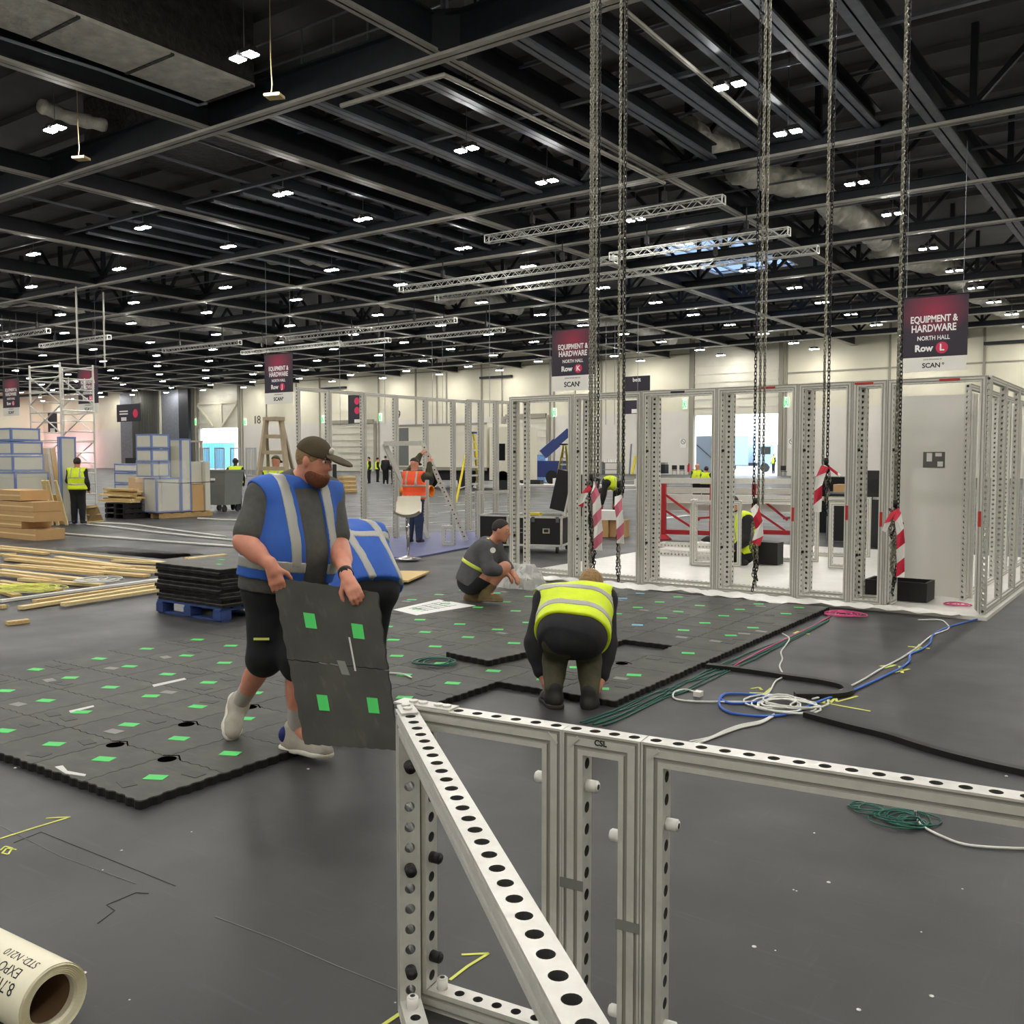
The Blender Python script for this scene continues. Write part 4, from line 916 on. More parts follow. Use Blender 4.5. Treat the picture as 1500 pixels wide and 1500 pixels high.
# crumpled plastic by the crouching man
rr = random.Random(11); c = G(757, 866, 0); m = MB().use('wrap_dense'); nu, nv_ = 22, 16
for j in range(nv_ + 1):
    for i in range(nu + 1):
        u, v = i / nu * 2 - 1, j / nv_ * 2 - 1; h = max(0, 1 - (u * u + v * v)) ** .5 * .26; m.v.append((c.x + u * .32 + rr.uniform(-.03, .03), c.y + v * .26 + .12 + rr.uniform(-.03, .03), TT + .004 + max(0, h + (rr.uniform(-.05, .06) if h > .03 else 0))))
for j in range(nv_):
    for i in range(nu): a = j * (nu + 1) + i; m.f.append([a, a + 1, a + nu + 2, a + nu + 1]); m.mi.append(0)
tag(m.obj('plastic_heap'), 'crumpled shiny plastic heap in front of the crouching man', 'plastic')
pts = [G(576, 893, .047), G(642, 878, .047), G(697, 887, .047), G(610, 901, .047)]
pl = thing('paper_plan', 'large white floor plan sheet lying behind the crouching man', 'paper', pts[0]); wobj(MB().use('paper').poly(pts, -.002), 'sheet', pl)
m = MB().use('bin_grey')
def lerp2(u, v): return (pts[0] * (1 - u) + pts[1] * u) * (1 - v) + (pts[3] * (1 - u) + pts[2] * u) * v
for v in (.25, .4, .55, .7): m.beam(lerp2(.2, v) + ZU * .0025, lerp2(.85, v) + ZU * .0025, .012, .001)
for u in (.3, .5, .7): m.beam(lerp2(u, .2) + ZU * .0025, lerp2(u, .75) + ZU * .0025, .012, .001)
wobj(m, 'plan_lines', pl)
bd = [G(566, 851, .03), G(572, 838, .03), G(629, 839, .03), G(598, 853, .03)]; tag(MB().use('wood').poly(bd, .025).obj('wood_board'), 'light wooden board on the floor beside the bent man in blue', 'board')
# ================================================================ GOODS ON THE WEST SIDE
def crate(label, cx, cy, w, d, z0, z1, k='crate_white', name='display_crate', cat='crate', group=None, tape=True, wrap=False, extra=None):
    t = thing(name, label, cat, (cx - w / 2, cy + d / 2, z0), 0, group); h = z1 - z0
    MB().use(k).box((0, 0, h / 2), (w, d, h)).obj('body', t)
    if tape:
        m = MB().use('blue_tape'); e = .045
        for z in (.0, h): m.box((0, -d / 2, abs(z - e / 2)), (w + .012, .012, e)).box((w / 2, 0, abs(z - e / 2)), (.012, d + .012, e))
        for x, y in ((w / 2, -d / 2), (-w / 2, -d / 2), (w / 2, d / 2)): m.box((x - math.copysign(e / 2, x), y, h / 2), (e, .014, h)) if y < 0 else None; m.box((x, y - math.copysign(e / 2, y), h / 2), (.014, e, h)) if x > 0 else None
        m.obj('tape_edging', t)
    if extra == 'patch': MB().use('alu_dark').box((w / 2 + .01, d * .12, h * .45), (.01, d * .22, h * .2)).obj('patch', t)
    if extra == 'ribs':
        for q in range(4): MB().use('white').box((-w / 2 + w * (q + .5) / 4, -d / 2 - .01, h / 2), (w * .11, .02, h)).obj('rib', t)
    return t
def wrapping(label, lo, hi, seed, k='wrap'):
    rr = random.Random(seed); m = MB().use(k); lo, hi = V(lo), V(hi); n = 10
    for (o, a, b) in ((V((lo.x, lo.y, lo.z)), V((hi.x - lo.x, 0, 0)), V((0, 0, hi.z - lo.z))), (V((hi.x, lo.y, lo.z)), V((0, hi.y - lo.y, 0)), V((0, 0, hi.z - lo.z)))):
        nn = a.cross(b).normalized(); base = len(m.v)
        for j in range(n + 1):
            for i in range(n + 1): m.v.append(tuple(o + a * (i / n) + b * (j / n) + nn * (.015 + rr.uniform(0, .035))))
        for j in range(n):
            for i in range(n): q = base + j * (n + 1) + i; m.f.append([q, q + 1, q + n + 2, q + n + 1]); m.mi.append(0)
    return tag(m.obj('plastic_wrap', None, True), label, 'plastic wrap')
def zat(y, d): return HC + (671 - y) * d / F
gA = 'wrapped white crates at the picture edge'; c = G(21, 770)
def pallet(label, x0, y0, w, d, k='pallet_wood', h=.14, z=0, group=None):
    t = thing('pallet', label, 'pallet', (x0 + w / 2, y0 + d / 2, z), 0, group)
    for q in range(5): MB().use(k).box((0, -d / 2 + d * (q + .5) / 5, h - .012), (w, d / 5 * .7, .024)).obj('top_slat', t)
    for q in range(3): MB().use(k).box((-w / 2 + .06 + (w - .12) * q / 2, 0, h / 2 - .01), (.11, d, h - .03)).obj('bearer', t)
    return t
pallet('wooden pallet under the wrapped crates by the picture edge', c.x - 2.2, c.y, 2.3, 1.1)
crate('big lowest white crate with a grey square at the picture edge', c.x + .1, c.y, .95, .86, .15, 1.33, group=gA, extra='patch'); crate('ribbed white crate beside the big lowest crate, cut by the picture edge', c.x - .86, c.y, .95, .9, .15, 1.33, group=gA, extra='ribs')
crate('third white crate up, under clear crumpled wrap, picture edge', c.x, c.y, 1.2, .80, 1.35, 1.74, group=gA); crate('second white crate from the top, picture edge stack', c.x - .02, c.y, 1.2, .78, 1.76, 2.09, group=gA); crate('topmost white crate with blue edges in the picture edge stack', c.x - .05, c.y, 1.2, .74, 2.11, 2.43, group=gA)
wrapping('clear crumpled plastic wrap round the third crate of the picture edge stack', (c.x - 1.2, c.y - .03, 1.2), (c.x + .12, c.y + .86, 1.78), 2)
crate('tall thin white board with blue taped edges behind the picture edge stack', c.x + .50, c.y + .95, .12, .42, .02, 2.22, name='taped_board', cat='board')
p, q = G(86, 768), D(71, 658, 24.6); t = thing('wrapped_bundle', 'tall brownish bundle in clear wrap leaning by the crates', 'bundle', p)
for s in (-.13, 0, .12): wobj(MB().use('card' if s else 'wrap_dense').beam(p + RT * s + ZU * .02, q + RT * s * .8, .12, .14), 'wrapped_strip', t)
wobj(MB().use('wrap').beam(p + ZU * .03, q + ZU * .02, .44, .24), 'clear_wrap', t)
for i, (a, b) in enumerate((((63, 704), (76, 770)), ((69, 704), (85, 770)), ((81, 704), (98, 770)))):
    A_, B_ = D(*a, 23.0), G(*b); tag(MB().use('wood_pale').beam(B_ + ZU * .02, A_, .07, .05, FH).obj('timber_batten'), 'pale timber batten leaning on the crates, %s of three from the picture edge' % ('first', 'second', 'third')[i], 'timber')
a, b = G(90, 769), D(74, 705, 23.15); tag(MB().use('ply').beam(b.lerp(a, .3), a + ZU * .02, .13, .02, FH).obj('plywood_strip'), 'plywood strip leaning between the pale battens', 'board')
# scaffold tower
c = G(93, 741); t = thing('scaffold_tower', 'tall aluminium scaffold tower with cross braces and rungs', 'scaffold', c); ht = zat(531, 33); wx, wy = 2.05, 1.22
for x in (0, -wx):
    for y in (0, wy): MB().use('alu').cyl((x, y, .0), (x, y, ht), .035, 8).obj('upright', t)
for x in (0, -wx):
    z = .4; k = 0
    while z < ht - .1: MB().use('alu').cyl((x, 0, z), (x, wy, z), .024, 6).obj('rung', t); z += .37; k += 1
for y in (0, wy):
    for z in (1.3, 2.3, 3.3, 4.0, ht - .5, ht - .08): MB().use('alu').cyl((0, y, z), (-wx, y, z), .026, 6).obj('ledger', t)
    for z in (1.3, 2.55, 3.6): MB().use('alu').cyl((0, y, z), (-wx, y, z + 1.0), .024, 6).obj('brace', t); MB().use('alu').cyl((-wx, y, z), (0, y, z + 1.0), .024, 6).obj('brace', t)
for y in (.3, .9): MB().use('alu').cyl((0, y, ht - .5), (0, y, ht - .95), .02, 6).obj('short_upright', t)
# load B
gB = 'wrapped white crates on the middle pallet'; c = G(227, 760)
pallet('long wooden pallet under the blue-edged crates near the grey bin', c.x - .75, c.y + .1, .9, 1.7)
crate('lowest white crate with blue tape on the middle pallet', c.x + .02, c.y + .05, .6, .76, .16, 1.13, group=gB); crate('brown wrapped bundle beside the lowest crate, middle pallet', c.x - .6, c.y + .05, .72, .8, .15, 1.12, 'card', group=gB, tape=False, name='wrapped_bundle', cat='bundle')
for i, (a, b, l) in enumerate(((1.15, 1.56, 'third white crate down, with clear wrap, on the middle pallet stack'), (1.58, 1.93, 'second white crate from the top, middle pallet stack'), (1.95, 2.35, 'topmost white crate with blue edges, middle pallet stack'))): crate(l, c.x - .10, c.y, .72, .56, a, b, group=gB)
wrapping('clear crumpled plastic wrap round the middle pallet crates', (c.x - .8, c.y - .03, 1.0), (c.x + .30, c.y + .8, 1.62), 5); wrapping('clear plastic wrap round the foot of the middle pallet load', (c.x - 1.3, c.y - .02, .2), (c.x + .36, c.y + .84, 1.1), 8)
crate('tall slim white box with a wrapped white top behind the crates', c.x + .05, c.y + .82, .5, .34, .16, zat(643, 27.2), group=gB)
crate('tan carton standing at the end of the middle pallet', c.x + .06, c.y + 1.17, .5, .40, .16, zat(709, 27.6), 'card', name='carton', cat='box', tape=False); crate('white wrapped boxes above the tan carton on the middle pallet', c.x - .05, c.y + 1.17, .5, .42, zat(708, 27.6), zat(676, 27.6), group=gB, tape=False)
crate('pale slim upright box at the far end of the middle pallet', c.x + .1, c.y + 1.60, .4, .16, .16, zat(676, 28), 'crate_white', name='slim_box', cat='box', tape=False)
t = thing('wooden_rack', 'light wooden rail frame on top of the middle pallet load', 'rack', (c.x, c.y + 1.3, 0))
for y in (-.1, .4): wobj(MB().use('wood_ladder').beam((c.x - .2, c.y + 1.3 + y, 1.6), (c.x - .2, c.y + 1.3 + y, zat(647, 27.6)), .05, .05), 'rack_post', t)
wobj(MB().use('wood_ladder').beam((c.x - .2, c.y + 1.1, zat(647, 27.6)), (c.x - .2, c.y + 1.75, zat(647, 27.6)), .05, .05), 'rack_rail', t)
m = MB().use('black').tube([(c.x + .09, c.y - .02, 1.02), (c.x + .40, c.y + .6, .98), (c.x + .36, c.y + 1.7, 1.0)], .012, 5); tag(m.obj('strap'), 'dark strap round the middle pallet load', 'strap')
# crates and boards between
c = G(170, 752); gC = 'pale cases behind the man at the timber'
for i, (z0, z1, k, l) in enumerate(((.45, .86, 'crate_white', 'lowest pale case with blue tape behind the stacked planks'), (.88, 1.22, 'crate_white', 'middle pale case with blue tape behind the stacked planks'), (1.24, 1.5, 'white_panel', 'topmost pale case under the black boxes'))): crate(l, c.x + .5, c.y + .9, 2.0, .9, z0, z1, k, group=gC)
box_thing('toolbox', 'black toolbox on the pale cases behind the planks', 'box', (c.x + .3, c.y + 1.25, 1.505), (.55, .4, .2), 'black'); box_thing('toolbox', 'dark cluttered tray on the pale cases nearer the scaffold tower', 'box', (c.x - .75, c.y + 1.3, 1.505), (.9, .4, .18), 'black_soft')
t = thing('small_ladder', 'small yellow step frame on the pale cases', 'ladder', (c.x - .15, c.y + 1.3, 1.505))
for s in (-.12, .12): MB().use('ladder_yellow').beam((s, 0, 0), (s * .6, 0, .34), .03, .03).obj('rail', t)
for z in (.1, .22, .33): MB().use('ladder_yellow').beam((-.1, 0, z), (.1, 0, z), .03, .02).obj('rung', t)
c2 = G(176, 760)
for k in range(3): pallet('black plastic pallet, %s of three under the planks' % ('lowest', 'middle', 'topmost')[k], c2.x - .75, c2.y, 1.0, 1.1, 'black', .14, .145 * k, 'black pallets under the stacked planks')
for k in range(7):
    r = random.Random(k + 40); tag(MB().use('wood_pale' if k % 2 else 'wood').box((c2.x - .42 + r.uniform(-.1, .1), c2.y + .25 + .1 * (k % 3), .47 + .055 * k), (1.5, .3 - .02 * k, .05), Matrix.Rotation(r.uniform(-.05, .05), 3, 'Z')).obj('plank'), 'pale plank stacked on the black pallets', 'plank', 'planks stacked on the black pallets')
a = G(138, 766); t = thing('slatted_board', 'small slatted wooden board propped near the man at the timber', 'board', a)
b0, b1, b2, b3 = G(128, 766), G(152, 764), D(143, 741, 24.2), D(126, 742, 24.2)
wobj(MB().use('wood').poly([b0, b1, b2, b3], .03), 'board_sheet', t)
for s in (.05, .5, .95): wobj(MB().use('wood_pale').beam(b0.lerp(b3, s) - FH * .03, b1.lerp(b2, s) - FH * .03, .05, .03), 'slat', t)
# tan cartons nearest the picture edge
c = G(30, 790)
for i, (y0, y1, px, w, l) in enumerate(((773, 790, 52, 1.5, 'lowest long tan carton at the picture edge'), (763, 773, 32, .9, 'short tan carton between the long cartons at the picture edge'), (748, 763, 50, 1.5, 'second tan carton from the top at the picture edge'), (734, 748, 49.5, 1.5, 'third tan carton up, flush with the one beneath'), (718, 733, 31, 1.3, 'topmost tan carton at the picture edge'))):
    z0, z1 = zat(y0, 19.75) if y0 < 780 else 0, zat(y1, 19.75)
    z0, z1 = (max(0, zat(y1, 19.75)) if i else 0), zat(y0, 19.75)
    x = XP(px, 760, 0) if False else None
    pr = YP(px, 760, c.y); t = thing('cardboard_box', l, 'box', (pr.x - w / 2, c.y + .3, z0 + .004 * (i > 0)), 0, 'tan cartons at the picture edge')
    MB().use('card').box((0, 0, (z1 - z0) / 2 - .003), (w, .62, z1 - z0 - .006)).obj('box_body', t); MB().use('wood_pale').box((0, -.312, (z1 - z0) * .5), (w * .999, .002, .03)).obj('packing_tape', t)
# grey wheeled bin
c = G(325, 749); t = thing('wheeled_bin', 'large grey four-wheeled waste bin with ribbed front', 'bin', c, .3); zt_ = zat(690, 29)
def taper(k, w0, d0, w1, d1, z0, z1):
    P = [(sx * (w0 if z == z0 else w1) / 2, sy * (d0 if z == z0 else d1) / 2, z) for z in (z0, z1) for sx, sy in ((-1, -1), (1, -1), (1, 1), (-1, 1))]
    return MB().use(k).add(P, [(3, 2, 1, 0), (4, 5, 6, 7), (0, 1, 5, 4), (1, 2, 6, 5), (2, 3, 7, 6), (3, 0, 4, 7)])
taper('bin_grey', .82, .85, .98, 1.0, .22, zt_).obj('bin_body', t); MB().use('bin_grey').box((0, 0, zt_), (1.03, 1.05, .06)).obj('rim', t)
for z in (.55, .85): MB().use('bin_grey').box((0, -.475 + (1.28 - z) * .05, z), (.84, .04, .03)).obj('rib', t)
MB().use('white').box((.05, -.5, 1.02), (.16, .02, .07)).obj('label_plate', t)
for x in (-.34, .34):
    for y in (-.34, .34): MB().use('black').cyl((x - .03, y, .10), (x + .03, y, .10), .10, 12).beam((x, y, .1), (x, y, .24), .06, .06).obj('caster', t)
# step ladders
def aladder(name, label, apex, f0, f1, b0, b1, k, kb=None, rungs=7, r=.035, top='black'):
    t = thing(name, label, 'ladder', (f0 + f1 + b0 + b1) / 4); ax = (f1 - f0).normalized(); hw = .14
    a0, a1 = apex - ax * hw, apex + ax * hw
    for p_, q_, n_ in ((f0, a0, 'front_leg'), (f1, a1, 'front_leg'), (b0, a0, 'back_leg'), (b1, a1, 'back_leg')): wobj(MB().use(k).beam(p_, q_, r * 1.2, r * 2), n_, t)
    for s in range(1, rungs): u = s / rungs; wobj(MB().use(kb or k).beam(f0.lerp(a0, u), f1.lerp(a1, u), .05, .07), 'rung', t)
    for s in (1, 3): u = s / 5; wobj(MB().use(kb or k).beam(b0.lerp(a0, u), b1.lerp(a1, u), .03, .03), 'back_rung', t)
    wobj(MB().use(top).box(apex + ZU * .03, (.36, .22, .07)), 'top_cap', t)
z0 = 17.6; ap = D(401, 616, z0); aladder('step_ladder', 'worn wooden step ladder behind the capped man', ap, G(364, 806), G(432, 806), G(398, 782), G(452, 784), 'wood_ladder', rungs=8, r=.045, top='wood_ladder')
aladder('step_ladder', 'tall yellow step ladder beyond the leaning frame', D(691, 635, 37.5), G(682, 735), G(708, 733), G(668, 737), G(700, 722), 'ladder_yellow', 'alu', 8, .05, 'boom_blue')
aladder('step_ladder', 'yellow step ladder seen through the first booth bay', D(827, 652, 40), G(812, 720), G(833, 722), G(822, 707), G(838, 708), 'ladder_yellow', 'alu', 8, .05)
for px, l in ((914, 'yellow folding leg by the far wall, nearer the chains'), (926, 'yellow folding leg by the far wall, farther from the chains')): a = G(px, 695); tag(MB().use('ladder_yellow').beam(a, D(px + (-3 if px < 920 else 5), 668, (a - CAM).dot(FW)), .18, .18).obj('trestle_leg'), l, 'leg stand')
# lorry parked inside
c = G(640, 715); Y = c.y; x0, x1, x2 = XatY(576, Y), XatY(712, Y), XatY(748, Y); dd = 53
t = thing('lorry', 'white box lorry parked in the hall behind the frames', 'lorry', ((x0 + x2) / 2, Y + 1.3, 0)); ox = t.location.x
MB().use('truck_white').lohi((x0 - ox, -1.25, 1.15), (x1 - ox, 1.25, zat(622, dd))).obj('cargo_box', t)
m = MB().use('wall_line').lohi((x0 - ox, -1.28, 1.0), (x1 - ox, -1.2, 1.18)); m.lohi((x0 - ox, -1.28, zat(624, dd)), (x1 - ox, -1.2, zat(621, dd))); m.obj('side_rail', t)
xs_ = XatY(598, Y); MB().use('bin_grey').lohi((x0 + .2 - ox, -1.27, 1.25), (xs_ - ox, -1.22, zat(626, dd))).obj('side_door', t)
MB().use('truck_dark').lohi((x0 + .5 - ox, -1.0, .45), (x1 - ox, 1.0, 1.15)).obj('chassis', t)
MB().use('truck_white').lohi((x1 + .15 - ox, -1.2, .5), (x2 - ox, 1.2, zat(628, dd))).obj('cab', t)
MB().use('glass_dark').lohi((x1 + .55 - ox, -1.22, 1.55), (x1 + 1.2 - ox, -1.18, 2.45)).obj('cab_window', t)
for f in (.12, .3, .62, .93): x = x0 + (x2 - x0) * f - ox; MB().use('truck_dark').cyl((x, -1.2, .5), (x, -.85, .5), .5, 18).obj('wheel', t)
# orange carpet tube and other far things
a, b = G(590, 727), G(634, 728); a.z = b.z = .26; b = a + (b - a).normalized() * 1.5; t = thing('orange_roll', 'orange tube lying on the floor behind the orange-vested worker', 'roll', (a.x, a.y, 0))
wobj(MB().use('orange').cyl(a, b, .25, 20, caps=False), 'roll_shell', t, True); wobj(MB().use('orange').cyl(b, a, .2, 20, caps=False), 'roll_inside', t, True); wobj(MB().use('kraft').cyl(a, a.lerp(b, .02), .25, 20), 'end_cap', t); m = MB().use('orange'); ax = (b - a).normalized()
for q in range(20):
    _, u1, u2 = ortho(ax); t0, t1 = q * math.pi / 10, (q + 1) * math.pi / 10; m.add([b + (u1 * math.cos(x) + u2 * math.sin(x)) * r for x, r in ((t0, .25), (t1, .25), (t1, .2), (t0, .2))], [(0, 1, 2, 3)])
wobj(m, 'roll_rim', t)
d_ = 62; base = D(800, 690, d_); t = thing('boom_lift', 'dark blue boom lift by the far wall', 'lift', (base.x, base.y, 0))
p0, p1 = D(797, 664, d_), D(834, 632, d_); wobj(MB().use('boom_blue').beam(p0, p1, .45, .5), 'boom', t); wobj(MB().use('boom_blue').beam(p0 - (p1 - p0) * .05, p0.lerp(p1, .5), .6, .65), 'boom_sleeve', t); wobj(MB().use('boom_blue').lohi((base.x - 1.6, base.y - .9, .45), (base.x + 1.6, base.y + .9, 1.5)), 'chassis', t)
for x in (-1.1, 1.1): wobj(MB().use('black').cyl((base.x + x, base.y - 1.05, .45), (base.x + x, base.y - .7, .45), .45, 16), 'wheel', t)
c = G(791, 706); box_thing('wrapped_pallet_load', 'pale blue wrapped load beside the yellow ladder in the first bay', 'pallet load', (c.x, c.y + .3, 0), (.62, .6, zat(664, 48)), 'blue_wrap', .3)
c = G(805, 700); tag(MB().use('red').cyl(c, c + ZU * .35, .13, 10, .11).use('white').cyl(c + ZU * .35, c + ZU * .6, .11, 10, .09).use('red').cyl(c + ZU * .6, c + ZU * .85, .09, 10, .05).obj('traffic_cone'), 'red and white cone by the blue boom lift', 'cone')
for px, l in ((988, 'black chair by the far wall, nearer the machine'), (999, 'black chair by the far wall, nearer the bright doorway'), (1348 - 200, 'black chair just beyond the bright doorway')):
    c = YP(px, 693, 85.5); t = thing('black_chair', l, 'chair', (c.x, 85.5, 0), .5); MB().use('black').box((0, 0, .45), (.5, .5, .06)).obj('seat', t); MB().use('black').box((0, .23, .75), (.5, .06, .45)).obj('backrest', t)
    for x in (-.2, .2):
        for y in (-.2, .2): MB().use('steel_mid').beam((x, y, 0), (x, y, .45), .04, .04).obj('leg', t)
c = YP(970, 690, 85); t = thing('floor_machine', 'dark cleaning machine against the far wall', 'machine', (c.x, 85, 0)); MB().use('black_soft').box((0, 0, .6), (1.0, .8, .9)).obj('machine_body', t); MB().use('bin_grey').box((0, 0, 1.15), (.9, .7, .2)).obj('hood', t)
c = YP(895, 690, 84); t = thing('bottle_rack', 'grey rack of bottles against the far wall', 'rack', (c.x, 84, 0))
for z in (.5, 1.2): MB().use('steel_mid').box((0, 0, z), (1.9, .6, .08)).obj('rack_shelf', t)
for x in (-.9, .9): MB().use('steel_mid').box((x, 0, .65), (.08, .6, 1.3)).obj('rack_side', t)
for q in range(7): MB().use('white').cyl((-.75 + q * .25, 0, 1.24), (-.75 + q * .25, 0, 1.6), .08, 8).obj('bottle_row', t)
c = YP(922, 690, 84.5); tag(MB().use('steel_mid').beam((c.x, 84.5, 0), (c.x + .2, 84.5, 3.1), .12, .12).obj('wall_post'), 'thin grey post leaning at the far wall between chains', 'post')
for px, l in ((1001, 'round no-smoking notice on the far wall before the bright doorway'), (1160, 'round no-smoking notice on the far wall beyond the bright doorway')):
    c = YP(px, 648, YW - .03); t = thing('wall_notice', l, 'notice', c); MB().use('white').box((0, 0, -.1), (.7, .04, .9)).obj('notice_plate', t); m = MB().use('alu_dark'); m.tube([(.24 * math.cos(q * math.pi / 8), -.03, .08 + .24 * math.sin(q * math.pi / 8)) for q in range(17)], .03, 5); m.beam((-.15, -.04, .2), (.15, -.04, -.06), .03, .05); m.obj('notice_symbol', t)
c = YP(1009, 685, 87); tag(MB().use('red').cyl((c.x, 87, .3), (c.x, 87, 1.0), .14, 10).use('black').cyl((c.x, 87, 1.0), (c.x, 87, 1.15), .06, 8).obj('fire_extinguisher'), 'red fire extinguisher at the bright doorway jamb', 'extinguisher')
# posts, timber stack by the shutter
c = G(489, 723); tag(MB().use('black').beam((c.x, c.y, 0), (c.x, c.y, zat(680, 45)), .2, .2).obj('black_post'), 'slim black post by the timber stack behind the capped man', 'post')
c = G(497, 722)
for k in range(8): tag(MB().use('wood' if k % 2 else 'pallet_wood').box((c.x + .1, c.y + .4, .06 + .1 * k), (.62 - .03 * k, .8, .085)).obj('timber_block'), 'timber block in the short stack beside the slim black post', 'timber', 'timber blocks beside the slim black post')
# gates before the open west door
for i, px in enumerate((300, 322, 345, 368)):
    c = D(px, 690, 74); t = thing('mesh_gate', 'white tubular gate standing at the open west doorway', 'gate', (c.x, c.y, 0), -.1, 'white tubular gates at the west doorway'); w = 1.3
    for x in (-w / 2, w / 2): MB().use('fence_grey').cyl((x, 0, 0), (x, 0, 2.5), .05, 6).obj('gate_post', t)
    for z in (.3, 2.45): MB().use('fence_grey').cyl((-w / 2, 0, z), (w / 2, 0, z), .05, 6).obj('gate_rail', t)
    for q in range(5): MB().use('fence_grey').cyl((-w / 2 + w * (q + 1) / 6, 0, .3), (-w / 2 + w * (q + 1) / 6, 0, 2.45), .03, 6).obj('gate_bar', t)
# ---- the yard outside
struct('ground', B('tarmac').lohi((-200, YW + .4, -.3), (60, 190, -.01)))
c = YP(313, 660, 100); t = thing('shipping_container', 'blue ribbed container outside the open west doorway', 'container', (c.x, 100, 0)); m = MB().use('yard_blue')
for k in range(24): m.box((-4 + k * .34, .04 * (k % 2), 2.1), (.34, 2.2, 4.2))
m.obj('container_shell', t)
c = YP(1090, 670, 112); t = thing('yard_lorry', 'pale blue lorry standing outside the bright doorway', 'lorry', (c.x, 112, 0)); 
MB().use('lorry_blue').box((-1.2, 0, 2.6), (4.4, 2.5, 3.6)).obj('lorry_body', t); MB().use('lorry_blue').box((3.2, 0, 2.0), (2.0, 2.4, 2.6)).obj('lorry_cab', t); MB().use('glass_dark').box((3.2, -1.21, 2.6), (1.2, .04, .9)).obj('lorry_window', t); MB().use('truck_dark').box((0, 0, .9), (8, 2.2, .4)).obj('lorry_chassis', t)
for x in (-2.5, -1.2, 3.1): MB().use('truck_dark').cyl((x, -1.25, .55), (x, -.9, .55), .55, 16).obj('lorry_wheel', t)
c = YP(1033, 670, 93); t = thing('yard_gate', 'grey steel gate leaf just outside the bright doorway', 'gate', (c.x, 93, 0)); MB().use('yard_fence').box((0, 0, 2.0), (2.2, .1, 4.0)).obj('gate_leaf', t); MB().use('black').beam((-1.1, -.08, 3.2), (1.1, -.08, 1.4), .08, .06).obj('gate_brace', t)
# ================================================================ PEOPLE
NA = np.array
def unit(v): v = NA(v, float); return v / (np.linalg.norm(v) + 1e-9)
def cone_sdf(P, a, b, ra, rb):
    a, b = NA(a, float), NA(b, float); ba = b - a; l2 = ba @ ba + 1e-12
    pa = P - a; h = np.clip((pa @ ba) / l2, 0, 1); return np.linalg.norm(pa - h[..., None] * ba, axis=-1) - (ra + (rb - ra) * h)
def ell_sdf(P, c, R, r):
    q = (P - NA(c, float)) @ NA(R, float).T; r = NA(r, float); k0 = np.linalg.norm(q / r, axis=-1); k1 = np.linalg.norm(q / (r * r), axis=-1) + 1e-9
    return k0 * (k0 - 1) / k1
def box_sdf(P, c, R, h):
    q = np.abs((P - NA(c, float)) @ NA(R, float).T) - NA(h, float); return np.linalg.norm(np.maximum(q, 0), axis=-1) + np.minimum(q.max(axis=-1), 0)
